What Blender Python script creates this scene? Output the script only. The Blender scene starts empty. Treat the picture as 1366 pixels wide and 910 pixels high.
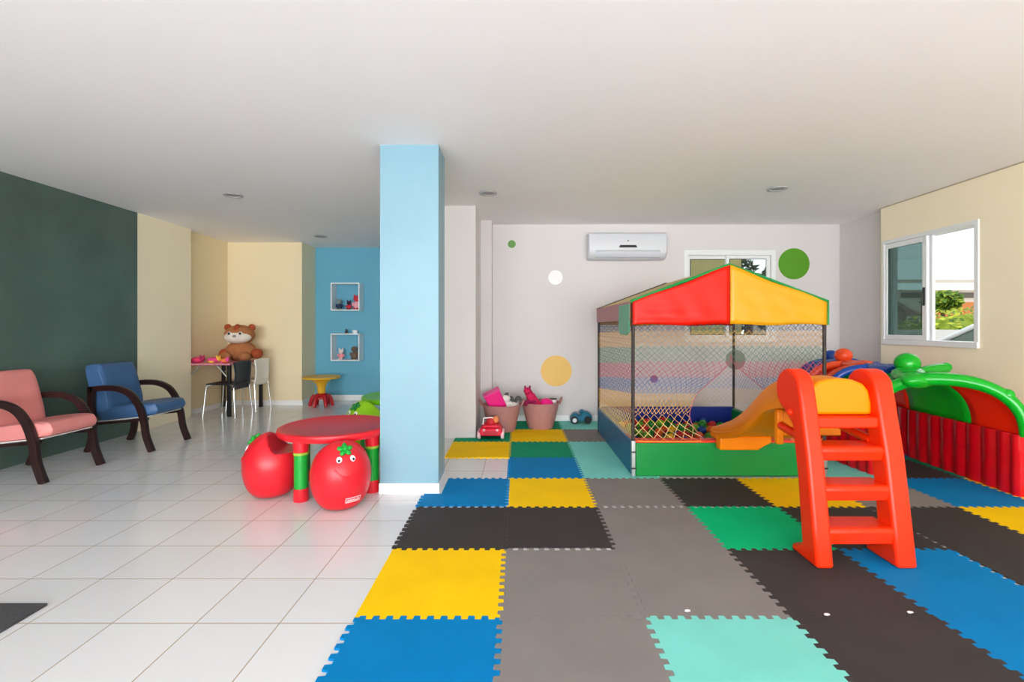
import bpy, math, random
import numpy as np
from mathutils import Vector, Matrix
R = random.Random(7)
PI = math.pi
S = bpy.context.scene
COL = S.collection

# ------------------------------------------------------------------ camera, world, light, exposure
CAM_H, FPX, VPX, VPY = 1.2024, 632.0, 690.0, 437.0
cam_d = bpy.data.cameras.new('camera'); cam = bpy.data.objects.new('camera', cam_d); COL.objects.link(cam)
cam.location = (0, 0, CAM_H); cam.rotation_euler = (PI/2, 0, 0)
cam_d.sensor_width = 36; cam_d.sensor_fit = 'HORIZONTAL'; cam_d.lens = FPX/1366*36
cam_d.shift_x = -(VPX-683)/1366; cam_d.shift_y = -(455-VPY)/1366
cam_d.clip_start = .05; cam_d.clip_end = 200
S.camera = cam

w = bpy.data.worlds.new('world'); S.world = w; w.use_nodes = True
nt = w.node_tree; bg = nt.nodes['Background']
bg.inputs['Color'].default_value = (.86, .93, 1.0, 1); bg.inputs['Strength'].default_value = 2.2

XR_ = 4.03
def area(name, loc, rot, sx, sy, power, color=(1, 1, 1)):
    d = bpy.data.lights.new(name, 'AREA'); d.shape = 'RECTANGLE'; d.size = sx; d.size_y = sy
    d.energy = power; d.color = color
    o = bpy.data.objects.new(name, d); COL.objects.link(o); o.location = loc; o.rotation_euler = rot
    return o
# light from an added lamp at an assumed unseen opening behind the camera, and through the two windows
area('assumed_front_lamp', (-.2, -8.3, 1.27), (PI/2+.10, 0, 0), 7.9, 2.4, 1000, (.935, .968, 1))
area('added_side_fill', (XR_+.06, -6.0, 1.3), (0, PI/2, 0), 2.1, 3.6, 170, (.935, .968, 1))  # fill lamp at an unseen wall opening, added to brighten the left wall
area('added_left_fill', (-4.44, -6.0, 1.3), (0, -PI/2, 0), 2.1, 3.6, 190, (.935, .968, 1))  # matching fill lamp and unseen opening, added to lift the right-hand walls
for nm_, lc_, rt_, sx_, sy_ in (('portal_right_window', (4.26, 4.68, 1.59), (0, PI/2, 0), 1.05, 1.05), ('portal_back_window', (2.72, 6.25, 1.6), (-PI/2, 0, 0), 1.1, 1.07)):
    area(nm_, lc_, rt_, sx_, sy_, 1).data.cycles.is_portal = True
S.cycles.max_bounces = 16; S.cycles.diffuse_bounces = 8

S.view_settings.view_transform = 'Standard'; S.view_settings.look = 'None'
S.view_settings.gamma = 1; S.view_settings.use_curve_mapping = False
S.view_settings.exposure = -0.23

# ------------------------------------------------------------------ helpers
def lin(c):
    out = []
    for v in c[:3]:
        v /= 255.0
        out.append(v/12.92 if v <= .04045 else ((v+.055)/1.055)**2.4)
    return (*out, 1)

MATS = {}
def mat(name, rgb, rough=.5, metal=0, var=.04, scale=6, bump=0, bscale=60, coat=0, trans=0, ior=1.45, spec=.5):
    if name in MATS: return MATS[name]
    m = bpy.data.materials.new(name); m.use_nodes = True; n = m.node_tree.nodes; l = m.node_tree.links
    b = n['Principled BSDF']
    b.inputs['Roughness'].default_value = rough; b.inputs['Metallic'].default_value = metal
    b.inputs['Coat Weight'].default_value = coat; b.inputs['Transmission Weight'].default_value = trans
    b.inputs['IOR'].default_value = ior; b.inputs['Specular IOR Level'].default_value = spec
    c = lin(rgb)
    tc = n.new('ShaderNodeTexCoord')
    if var:
        t = n.new('ShaderNodeTexNoise'); t.inputs['Scale'].default_value = scale; t.inputs['Detail'].default_value = 3
        l.new(tc.outputs['Object'], t.inputs['Vector'])
        r = n.new('ShaderNodeValToRGB')
        r.color_ramp.elements[0].position = .3; r.color_ramp.elements[1].position = .7
        r.color_ramp.elements[0].color = (*[x*(1-var) for x in c[:3]], 1)
        r.color_ramp.elements[1].color = (*[min(1, x*(1+var)) for x in c[:3]], 1)
        l.new(t.outputs['Fac'], r.inputs['Fac']); l.new(r.outputs['Color'], b.inputs['Base Color'])
    else:
        b.inputs['Base Color'].default_value = c
    if bump:
        t2 = n.new('ShaderNodeTexNoise'); t2.inputs['Scale'].default_value = bscale
        l.new(tc.outputs['Object'], t2.inputs['Vector'])
        bp = n.new('ShaderNodeBump'); bp.inputs['Strength'].default_value = bump; bp.inputs['Distance'].default_value = .01
        l.new(t2.outputs['Fac'], bp.inputs['Height']); l.new(bp.outputs['Normal'], b.inputs['Normal'])
    MATS[name] = m
    return m

class MB:
    def __init__(self): self.v = []; self.f = []; self.m = []; self.s = []; self.mi = 0
    def add(self, vs, fs, smooth=False):
        o = len(self.v); self.v += [tuple(p) for p in vs]
        for f in fs:
            self.f.append([i+o for i in f]); self.m.append(self.mi); self.s.append(smooth)
        return self
    def box(self, x0, x1, y0, y1, z0, z1):
        v = [(x, y, z) for z in (z0, z1) for y in (y0, y1) for x in (x0, x1)]
        return self.add(v, [(0, 2, 3, 1), (4, 5, 7, 6), (0, 1, 5, 4), (2, 6, 7, 3), (0, 4, 6, 2), (1, 3, 7, 5)])
    def obox(self, c, size, rot=None):
        hx, hy, hz = [s/2 for s in size]
        v = [Vector((x, y, z)) for z in (-hz, hz) for y in (-hy, hy) for x in (-hx, hx)]
        if rot: 
            M = Matrix.Rotation(rot[2], 3, 'Z') @ Matrix.Rotation(rot[1], 3, 'Y') @ Matrix.Rotation(rot[0], 3, 'X')
            v = [M @ p for p in v]
        v = [p+Vector(c) for p in v]
        return self.add(v, [(0, 2, 3, 1), (4, 5, 7, 6), (0, 1, 5, 4), (2, 6, 7, 3), (0, 4, 6, 2), (1, 3, 7, 5)])
    def lathe(self, prof, seg=32, c=(0, 0, 0), axis='Z', rot=None, smooth=True):
        vs = []; fs = []; n = len(prof)
        for i in range(seg):
            a = 2*PI*i/seg
            for (r, z) in prof:
                p = Vector((r*math.cos(a), r*math.sin(a), z))
                if axis == 'X': p = Vector((p.z, p.x, p.y))
                elif axis == 'Y': p = Vector((p.x, p.z, -p.y)); p = Vector((p.x, p.y, p.z))
                if rot is not None: p = rot @ p
                vs.append(p+Vector(c))
        for i in range(seg):
            j = (i+1) % seg
            for k in range(n-1):
                fs.append((i*n+k, j*n+k, j*n+k+1, i*n+k+1))
        if prof[0][0] > 1e-6: fs.append([i*n for i in range(seg)][::-1])
        if prof[-1][0] > 1e-6: fs.append([i*n+n-1 for i in range(seg)])
        return self.add(vs, fs, smooth)
    def ell(self, c, r, seg=20, rings=12, rot=None, fn=None):
        if isinstance(r, (int, float)): r = (r, r, r)
        vs = []; fs = []
        for j in range(rings+1):
            t = PI*j/rings
            for i in range(seg):
                a = 2*PI*i/seg
                p = Vector((r[0]*math.sin(t)*math.cos(a), r[1]*math.sin(t)*math.sin(a), r[2]*math.cos(t)))
                if fn: p = Vector(fn(p))
                if rot is not None: p = rot @ p
                vs.append(p+Vector(c))
        for j in range(rings):
            for i in range(seg):
                k = (i+1) % seg
                fs.append((j*seg+i, (j+1)*seg+i, (j+1)*seg+k, j*seg+k))
        return self.add(vs, fs, True)
    def tube(self, pts, rad, seg=8, smooth=True, up=None, sect=None, cap=True):
        pts = [Vector(p) for p in pts]; n = len(pts)
        if isinstance(rad, (int, float)): rad = [rad]*n
        T = []
        for i in range(n):
            a = pts[max(i-1, 0)]; b = pts[min(i+1, n-1)]; T.append((b-a).normalized())
        u = Vector(up) if up else (Vector((0, 0, 1)) if abs(T[0].z) < .9 else Vector((1, 0, 0)))
        if sect is None: sect = [(math.cos(2*PI*k/seg), math.sin(2*PI*k/seg)) for k in range(seg)]
        k = len(sect); vs = []
        N = None
        for i in range(n):
            if N is None or up: N = u-T[i]*u.dot(T[i])
            else: N = N-T[i]*N.dot(T[i])
            N.normalize(); B = T[i].cross(N)
            for (a, b) in sect: vs.append(pts[i]+N*(a*rad[i])+B*(b*rad[i]))
        fs = []
        for i in range(n-1):
            for j in range(k):
                q = (j+1) % k
                fs.append((i*k+j, i*k+q, (i+1)*k+q, (i+1)*k+j))
        if cap: fs.append(list(range(k))[::-1]); fs.append([(n-1)*k+j for j in range(k)])
        return self.add(vs, fs, smooth)
    def prism(self, poly, a0, a1, axis='X', smooth=False):
        # poly: list of 2-D points; axis X -> (y,z), axis Y -> (x,z), axis Z -> (x,y)
        n = len(poly)
        def p3(p, a):
            if axis == 'X': return (a, p[0], p[1])
            if axis == 'Y': return (p[0], a, p[1])
            return (p[0], p[1], a)
        vs = [p3(p, a0) for p in poly]+[p3(p, a1) for p in poly]
        fs = [list(range(n))[::-1], list(range(n, 2*n))]
        self.add(vs, fs, False)
        o = len(self.v)-2*n
        for i in range(n):
            j = (i+1) % n
            self.f.append([o+i, o+j, o+n+j, o+n+i]); self.m.append(self.mi); self.s.append(smooth)
        return self
    def build(self, name, mats, parent=None, bevel=0, bseg=2, sub=0, loc=None):
        me = bpy.data.meshes.new(name); me.from_pydata(self.v, [], self.f)
        if not isinstance(mats, (list, tuple)): mats = [mats]
        for m in mats: me.materials.append(m)
        me.polygons.foreach_set('material_index', self.m); me.polygons.foreach_set('use_smooth', self.s)
        import bmesh
        bm = bmesh.new(); bm.from_mesh(me); bmesh.ops.recalc_face_normals(bm, faces=bm.faces); bm.to_mesh(me); bm.free()
        me.update(); me.set_sharp_from_angle(angle=math.radians(42))
        o = bpy.data.objects.new(name, me); COL.objects.link(o)
        if parent is not None: o.parent = parent
        if loc: o.location = loc
        if bevel:
            b = o.modifiers.new('Bevel', 'BEVEL'); b.width = bevel; b.segments = bseg; b.limit_method = 'ANGLE'; b.angle_limit = math.radians(40)
            b.harden_normals = False
        if sub:
            s_ = o.modifiers.new('Sub', 'SUBSURF'); s_.levels = sub; s_.render_levels = sub
        return o

def tag(o, label, cat, group=None):
    o['label'] = label; o['category'] = cat
    if group: o['group'] = group
    return o
def thing(name, label, cat, loc=(0, 0, 0), rotz=0, group=None):
    o = bpy.data.objects.new(name, None); COL.objects.link(o); o.location = loc; o.rotation_euler = (0, 0, rotz)
    o.empty_display_size = .1
    return tag(o, label, cat, group)
def struct(o): o['kind'] = 'structure'; return o
def dup(root, loc, rotz=None, label=None, group=None):
    r = root.copy(); COL.objects.link(r); r.location = loc
    if rotz is not None: r.rotation_euler = (0, 0, rotz)
    if label: r['label'] = label
    if group: r['group'] = group
    for ch in list(root.children):
        c = ch.copy(); COL.objects.link(c); c.parent = r
        for g in list(ch.children):
            d = g.copy(); COL.objects.link(d); d.parent = c
    return r
def catmull(pts, n=6):
    pts = [Vector(p) for p in pts]; out = []
    for i in range(len(pts)-1):
        p0 = pts[max(i-1, 0)]; p1 = pts[i]; p2 = pts[i+1]; p3 = pts[min(i+2, len(pts)-1)]
        for k in range(n):
            t = k/n
            out.append(.5*((2*p1)+(p2-p0)*t+(2*p0-5*p1+4*p2-p3)*t*t+(3*p1-p0-3*p2+p3)*t**3))
    out.append(pts[-1]); return out
def smooth01(t): t = max(0, min(1, t)); return t*t*(3-2*t)

# ------------------------------------------------------------------ materials
M_white = mat('white_paint', (216, 211, 210), .55, var=.015, scale=1.5)
M_ceil = mat('ceiling_paint', (248, 246, 248), .7, var=.01, scale=1)
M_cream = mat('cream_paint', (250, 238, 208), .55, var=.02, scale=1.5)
M_cream_dimmed = mat('cream_paint_dimmed', (238, 221, 182), .55, var=.02, scale=1.5)  # same cream, darkened in colour to offset strong frontal light on the niche
M_lblue = mat('pillar_blue_paint', (126, 164, 180), .4, var=.03, scale=2.5)
M_blue = mat('teal_blue_paint', (98, 170, 196), .5, var=.03, scale=2)
M_board = mat('chalkboard_green', (82, 102, 94), .32, var=.2, scale=1.6)
M_base = mat('skirting_white', (240, 240, 238), .4, var=.01)
M_plw = mat('white_plastic', (238, 240, 240), .3, var=.01)
M_alu = mat('white_aluminium', (232, 234, 234), .3, var=.01)
M_dark = mat('black_plastic', (25, 25, 27), .4, var=.05)
M_chrome = mat('chrome', (225, 225, 225), .12, 1, var=0)
M_galv = mat('galvanised_metal', (185, 188, 186), .35, .9, var=.06, scale=20)
M_wood = mat('dark_stained_wood', (42, 21, 20), .3, var=.15, scale=12)
M_red = mat('red_plastic', (214, 30, 44), .33, var=.03)
M_stem = mat('green_plastic', (20, 158, 52), .33, var=.03)
M_lime = mat('lime_plastic', (146, 208, 16), .33, var=.03)
M_yel = mat('yellow_plastic', (238, 132, 0), .33, var=.02, spec=.3)
M_ora = mat('red_orange_plastic', (236, 46, 6), .3, var=.02, spec=.35)
M_tunred = mat('tunnel_red_plastic', (205, 8, 24), .22, var=.04)
M_tungrn = mat('tunnel_green_plastic', (6, 170, 34), .2, var=.02)
M_tunblu = mat('tunnel_blue_plastic', (22, 70, 160), .25, var=.02)
M_tunora = mat('tunnel_orange_plastic', (236, 78, 34), .25, var=.02)
def translucent(m, amount, rgb):
    n = m.node_tree.nodes; l = m.node_tree.links; out = n['Material Output']; b = n['Principled BSDF']
    t = n.new('ShaderNodeBsdfTranslucent'); t.inputs['Color'].default_value = lin(rgb); x = n.new('ShaderNodeMixShader'); x.inputs[0].default_value = amount
    l.new(b.outputs[0], x.inputs[1]); l.new(t.outputs[0], x.inputs[2]); l.new(x.outputs[0], out.inputs[0]); return m
M_shellora = translucent(mat('shell_orange_plastic', (236, 60, 26), .25, var=.02), .5, (255, 90, 40))
M_shellgrn = translucent(mat('shell_green_plastic', (10, 180, 40), .25, var=.02), .4, (30, 220, 60))
M_mag = mat('magenta_plastic', (240, 8, 130), .35, var=.03)
M_eyew = mat('eye_white', (250, 246, 246), .3, var=0)
M_eyeb = mat('eye_black', (18, 16, 22), .25, var=0)

# ------------------------------------------------------------------ the room
def floor_material():
    m = bpy.data.materials.new('floor_tiles'); m.use_nodes = True; n = m.node_tree.nodes; l = m.node_tree.links
    b = n['Principled BSDF']; b.inputs['Roughness'].default_value = .16
    tc = n.new('ShaderNodeTexCoord'); mp = n.new('ShaderNodeMapping')
    l.new(tc.outputs['Object'], mp.inputs['Vector'])
    T = .3405
    mp.inputs['Location'].default_value = (.966/T, -1.926/T+.0, 0); mp.inputs['Scale'].default_value = (1/T, 1/T, 1)
    br = n.new('ShaderNodeTexBrick'); br.offset = 0; br.squash = 1
    br.inputs['Scale'].default_value = 1; br.inputs['Brick Width'].default_value = 1; br.inputs['Row Height'].default_value = 1
    br.inputs['Mortar Size'].default_value = .008; br.inputs['Mortar Smooth'].default_value = .1; br.inputs['Bias'].default_value = 0
    br.inputs['Color1'].default_value = lin((225, 226, 228)); br.inputs['Color2'].default_value = lin((220, 221, 223))
    br.inputs['Mortar'].default_value = lin((172, 156, 136))
    l.new(mp.outputs['Vector'], br.inputs['Vector']); l.new(br.outputs['Color'], b.inputs['Base Color'])
    return m
M_floor = floor_material()
Hc = 2.525
XL, XR = -4.38, 4.03
T_ = .15
def slab(name, mats, *boxes):
    b = MB()
    for bx in boxes: b.box(*bx)
    return struct(b.build(name, mats))
slab('floor', M_floor, (XL-.4, 4.5, -8.6, 8.2, -.1, 0))
slab('ceiling', M_ceil, (XL-.4, 4.5, -8.6, 8.2, Hc, Hc+.15))
slab('wall_left', M_cream, (XL-T_, XL, -4.1, 6.36, 0, Hc), (XL-T_, XL, -8.6, -7.9, 0, Hc), (XL-T_, XL, -7.9, -4.1, 0, .25), (XL-T_, XL, -7.9, -4.1, 2.35, Hc))  # the unseen opening behind the camera is added for the left fill lamp
slab('trim_1', M_board, (XL, XL+.006, -.5, 5.455, 0.0, Hc))             # the chalkboard painted part of the left wall
slab('wall_niche_left', M_cream_dimmed, (XL-.12-T_, XL-.12, 6.36, 7.5, 0, Hc))
slab('wall_niche', M_cream_dimmed, (XL-.27, -3.345, 7.36, 8.1, 0, Hc))
slab('wall_blue', M_blue, (-3.345, -.45, 7.85, 8.1, 0, Hc))
slab('wall_passage_right', M_white, (-.80, -.65, 5.9, 7.85, 0, Hc))
slab('wall_pier', M_white, (-.81, -.452, 5.15, 5.85, 0, Hc), (-.65, -.317, 5.85, 6.08, 0, Hc))
wx0, wx1, wz0, wz1 = 2.175, 3.275, 1.06, 2.135                         # back window opening
slab('wall_back', M_white, (-.65, wx0, 6.08, 6.23, 0, Hc), (wx1, 4.3, 6.08, 6.23, 0, Hc), (wx0, wx1, 6.08, 6.23, 0, wz0), (wx0, wx1, 6.08, 6.23, wz1, Hc))
ry0, ry1, rz0, rz1 = 4.16, 5.20, 1.065, 2.115                          # right window opening
slab('wall_right', M_cream, (XR, XR+.13, -4.1, ry0, 0, Hc), (XR, XR+.13, -8.6, -7.9, 0, Hc), (XR, XR+.13, -7.9, -4.1, 0, .25), (XR, XR+.13, -7.9, -4.1, 2.35, Hc), (XR, XR+.13, ry1, 5.25, 0, Hc), (XR, XR+.13, ry0, ry1, 0, rz0), (XR, XR+.13, ry0, ry1, rz1, Hc))  # besides the window, an unseen opening is added for the side fill lamp
slab('wall_right_recess', M_white, (4.137, 4.162, 5.25, 6.08, 0, Hc))
slab('wall_front', M_white, (XL, -4.2, -8.25, -8.1, 0, Hc), (3.85, XR, -8.25, -8.1, 0, Hc), (-4.2, 3.85, -8.25, -8.1, 2.47, Hc))  # unseen wall; its wide unglazed opening is assumed, for the front lamp
slab('pillar', M_lblue, (-.993, -.57, 3.43, 3.715, 0, Hc))
slab('baseboard_pillar', M_base, (-1.0, -.563, 3.423, 3.722, 0, .075))
slab('baseboard_niche', M_base, (XL-.12, -3.345, 7.345, 7.36, 0, .07), (-3.345, -3.33, 7.345, 7.85, 0, .07), (XL-.12, XL-.105, 6.36, 7.36, 0, .07))
slab('baseboard_blue', M_base, (-3.33, -.8, 7.835, 7.85, 0, .085))
slab('baseboard_back', M_base, (-.317, 4.137, 6.068, 6.08, 0, .075), (4.018, 4.03, 2.6, 5.25, 0, .075))
slab('trim_2', mat('groove_grey', (186, 174, 154), .7), (XR-.012, XR, -4.6, 5.25, Hc-.009, Hc))

# windows ---------------------------------------------------------------------------------------
def glass(name, tint, alpha):
    m = bpy.data.materials.new(name); m.use_nodes = True; n = m.node_tree.nodes; l = m.node_tree.links
    for x in list(n):
        if x.type != 'OUTPUT_MATERIAL': n.remove(x)
    out = [x for x in n if x.type == 'OUTPUT_MATERIAL'][0]
    tr = n.new('ShaderNodeBsdfTransparent'); tr.inputs['Color'].default_value = (*tint, 1)
    gl = n.new('ShaderNodeBsdfGlossy'); gl.inputs['Roughness'].default_value = .02
    fr = n.new('ShaderNodeFresnel'); fr.inputs['IOR'].default_value = alpha
    mx = n.new('ShaderNodeMixShader'); ge = n.new('ShaderNodeNewGeometry'); iv = n.new('ShaderNodeMath'); iv.operation = 'SUBTRACT'; iv.inputs[0].default_value = 1; l.new(ge.outputs['Backfacing'], iv.inputs[1])
    ml = n.new('ShaderNodeMath'); ml.operation = 'MULTIPLY'; l.new(fr.outputs[0], ml.inputs[0]); l.new(iv.outputs[0], ml.inputs[1]); l.new(ml.outputs[0], mx.inputs[0]); l.new(tr.outputs[0], mx.inputs[1]); l.new(gl.outputs[0], mx.inputs[2])
    l.new(mx.outputs[0], out.inputs[0]); return m
G_tint = glass('tinted_glass', (.33, .41, .39), 1.35)
G_clear = glass('clear_glass', (.8, .84, .81), 1.4)
# right window: casing + fixed left sash with tinted pane; the right half stands open
wr = MB(); x = XR-.012
wr.box(x, x+.15, ry0-.03, ry1+.02, rz1-.005, rz1+.035).box(x-.01, x+.15, ry0-.03, ry1+.02, rz0-.045, rz0+.01)
wr.box(x, x+.15, ry0-.03, ry0+.012, rz0, rz1).box(x, x+.15, ry1-.012, ry1+.02, rz0, rz1)
win1 = struct(wr.build('window_1', M_alu, bevel=.004))
sb = MB(); sy0, sy1 = 4.66, 5.19; fx = .035; sx = XR-.005
sb.box(sx, sx+.03, sy0, sy0+.05, rz0+.012, rz1-.006).box(sx, sx+.03, sy1-.03, sy1, rz0+.012, rz1-.006)
sb.box(sx, sx+.03, sy0+.05, sy1-.03, rz0+.012, rz0+.06).box(sx, sx+.03, sy0+.05, sy1-.03, rz1-.06, rz1-.006)
sash = sb.build('sash_frame', M_alu, win1, bevel=.003)
MB().box(sx+.012, sx+.018, sy0+.05, sy1-.03, rz0+.06, rz1-.06).build('pane', G_tint, sash)
MB().box(sx-.012, sx, sy0+.015, sy0+.035, 1.42, 1.60).build('handle', M_dark, sash, bevel=.003)
sb = MB(); sx2 = XR+.035
sb.box(sx2, sx2+.03, 4.64, 4.70, rz0+.012, rz1-.006).box(sx2, sx2+.03, 5.16, 5.19, rz0+.012, rz1-.006)
sb.box(sx2, sx2+.03, 4.70, 5.16, rz0+.012, rz0+.05).box(sx2, sx2+.03, 4.70, 5.16, rz1-.05, rz1-.006)
s2 = sb.build('sliding_sash', M_alu, win1, bevel=.003)
MB().box(sx2+.012, sx2+.018, 4.70, 5.16, rz0+.05, rz1-.05).build('pane', glass('faint_glass', (.94, .96, .95), 1.2), s2)
# back window
wb = MB(); y = 6.068
wb.box(wx0-.04, wx1+.04, y, y+.12, wz1-.005, wz1+.06).box(wx0-.04, wx1+.04, y-.01, y+.12, wz0-.05, wz0+.01)
wb.box(wx0-.04, wx0+.02, y, y+.12, wz0, wz1).box(wx1-.02, wx1+.04, y, y+.12, wz0, wz1)
win2 = struct(wb.build('window_2', M_alu, bevel=.004))
for (a, b, yy) in ((wx0+.02, 2.735, 6.13), (2.69, wx1-.02, 6.10)):
    s = MB(); s.box(a, a+.045, yy, yy+.025, wz0+.01, wz1-.005).box(b-.045, b, yy, yy+.025, wz0+.01, wz1-.005)
    s.box(a+.045, b-.045, yy, yy+.025, wz0+.01, wz0+.05).box(a+.045, b-.045, yy, yy+.025, wz1-.05, wz1-.005)
    so = s.build('sash', M_alu, win2, bevel=.003)
    MB().box(a+.045, b-.045, yy+.01, yy+.015, wz0+.05, wz1-.05).build('pane', G_clear, so)
    e = MB(); e.box(a+.04, a+.05, yy-.003, yy, wz0+.05, wz1-.05).box(a+.05, b-.05, yy-.003, yy, wz1-.055, wz1-.047); e.box(a+.05, b-.05, yy-.003, yy, wz0+.047, wz0+.055)
    e.build('gasket', M_dark, so)

# ------------------------------------------------------------------ foam mats
GX = [-.671+.6*i for i in range(8)]+[4.005]            # column lines a..g
GZ = [1.351+.6007*i for i in range(9)]         # row lines
MT = .008
MC = {'blue': (0, 124, 188), 'grey': (134, 128, 126), 'black': (64, 60, 60), 'yellow': (250, 202, 10), 'aqua': (124, 212, 202),
      'green': (0, 190, 124), 'teal': (0, 148, 108)}
MM = {k: mat('foam_'+k, v, .7, var=.05, scale=4, bump=.15, bscale=300, spec=.12) for k, v in MC.items()}
ROWS = ["blue grey aqua black blue black",                     # nearest row, columns a..f
        "yellow grey grey black blue black",
        "black black grey green black black yellow",
        "blue yellow grey black yellow grey blue yellow",
        "- blue aqua - - aqua black teal",
        "yellow teal aqua - - grey aqua blue",
        "teal yellow grey",
        "teal teal aqua"]
AMP = .012
def tooth_path(p0, p1, sign=1, trim=0.0, n=10):
    # points strictly between p0 and p1; square teeth alternate either side of the line
    (x0, y0), (x1, y1) = p0, p1; L = math.hypot(x1-x0, y1-y0); dx, dy = (x1-x0)/L, (y1-y0)/L; nx, ny = -dy, dx
    out = []
    n = max(1, round((L-.04)/.056)); pt = (L-.04)/n; s = pt*.03
    for k in range(n):
        a = .02+k*pt; m_ = a+.5*pt; e = a+pt
        up, dn = AMP*sign, -AMP*sign
        for (u, o) in ((a+s, up), (m_-s, up), (m_+s, dn), (e-s, dn)):
            out.append((x0+dx*u+nx*o, y0+dy*u+ny*o))
    out.insert(0, (x0+dx*.019, y0+dy*.019)); out.append((x1-dx*.019, y1-dy*.019))
    return out
cells = {}
for r, row in enumerate(ROWS):
    for c, k in enumerate(row.split()):
        if k != '-': cells[(r, c)] = k
ORD = ['first', 'second', 'third', 'fourth', 'fifth', 'sixth', 'seventh', 'eighth']
GAP = {('H', 2, 1), ('V', 3, 1), ('H', 3, 0), ('V', 1, 5), ('V', 0, 5), ('H', 3, 3), ('H', 3, 2), ('V', 2, 5)}
def shrink(pts, inward, d):
    return [(p[0]+inward[0]*d, p[1]+inward[1]*d) for p in pts]
STRAIGHT = {('V', 1, 0), ('V', 5, 0), ('V', 6, 0)}
def edge(kind, r, c, mine, other, side):
    # kind H: line GZ[r] over column c; kind V: line GX[c] over row r.  side +1 when the mat lies above / right of the line
    if kind == 'H': p0, p1 = (GX[c], GZ[r]), (GX[c+1], GZ[r]); inn = (0, side)
    else: p0, p1 = (GX[c], GZ[r]), (GX[c], GZ[r+1]); inn = (side, 0)
    if other is None and (kind, r, c) in STRAIGHT:
        return []
    pts = tooth_path(p0, p1)
    if (kind, r, c) in GAP and side > 0:
        # this mat's teeth are cut a little short so the tiles show between
        q = []
        for p in pts:
            o = (p[1]-GZ[r]) if kind == 'H' else (p[0]-GX[c])
            d = (.040 if kind == 'H' else .030) if o*side < 0 else .0
            q.append((p[0]+inn[0]*d, p[1]+inn[1]*d))
        pts = q
    return shrink(pts, inn, .0007)
for (r, c), k in cells.items():
    x0, x1, z0, z1 = GX[c], GX[c+1], GZ[r], GZ[r+1]
    bot = edge('H', r, c, k, cells.get((r-1, c)), 1)
    top = edge('H', r+1, c, k, cells.get((r+1, c)), -1)
    lef = edge('V', r, c, k, cells.get((r, c-1)), 1)
    rig = edge('V', r, c+1, k, cells.get((r, c+1)), -1)
    wallcut = 6.055
    if r == 7:
        top = []; z1 = wallcut
        lef = [p for p in lef if p[1] < z1-.02]; rig = [p for p in rig if p[1] < z1-.02]
    if c == 7: rig = []
    g = .0007
    BL, BR, TR, TL = (x0+g, z0+g), (x1-g, z0+g), (x1-g, z1-g), (x0+g, z1-g)
    if (r, c) == (3, 0):                        # notched round the pillar's foot
        cx, cz = -.545, 3.405
        lef = [p for p in lef if p[1] < cz-.02]
        top = [p for p in top if p[0] > cx+.02]
        poly = [BL]+bot+[BR]+rig+[TR]+top[::-1]+[(cx, z1), (cx, cz), (x0, cz)]+lef[::-1]
    elif (r, c) == (6, 0):                      # notched round the white pier
        cx, cz = -.435, 5.135
        top = [p for p in top if p[0] > cx+.02]
        poly = [BL]+bot+[BR]+rig+[TR]+top[::-1]+[(cx, z1), (cx, cz), (x0, cz)]
    elif (r, c) == (7, 0):
        cx = -.30
        bot = [p for p in bot if p[0] > cx+.02]
        poly = [(cx, z0)]+bot+[BR]+rig+[TR, (cx, z1)]
    else:
        poly = [BL]+bot+[BR]+rig+[TR]+top[::-1]+[TL]+lef[::-1]
    ox, oy = (x0+x1)/2, (z0+z1)/2
    o = MB().prism([(p[0]-ox, p[1]-oy) for p in poly], 0, MT, 'Z').build('foam_mat', MM[k], loc=(ox, oy, 0))
    nm = {'teal': 'dark green', 'aqua': 'pale aqua'}.get(k, k)
    tag(o, f"{nm} foam mat, {ORD[c]} column from the tiled side, {ORD[r]} row from the front", 'foam mat', 'interlocking foam floor mats')

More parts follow.
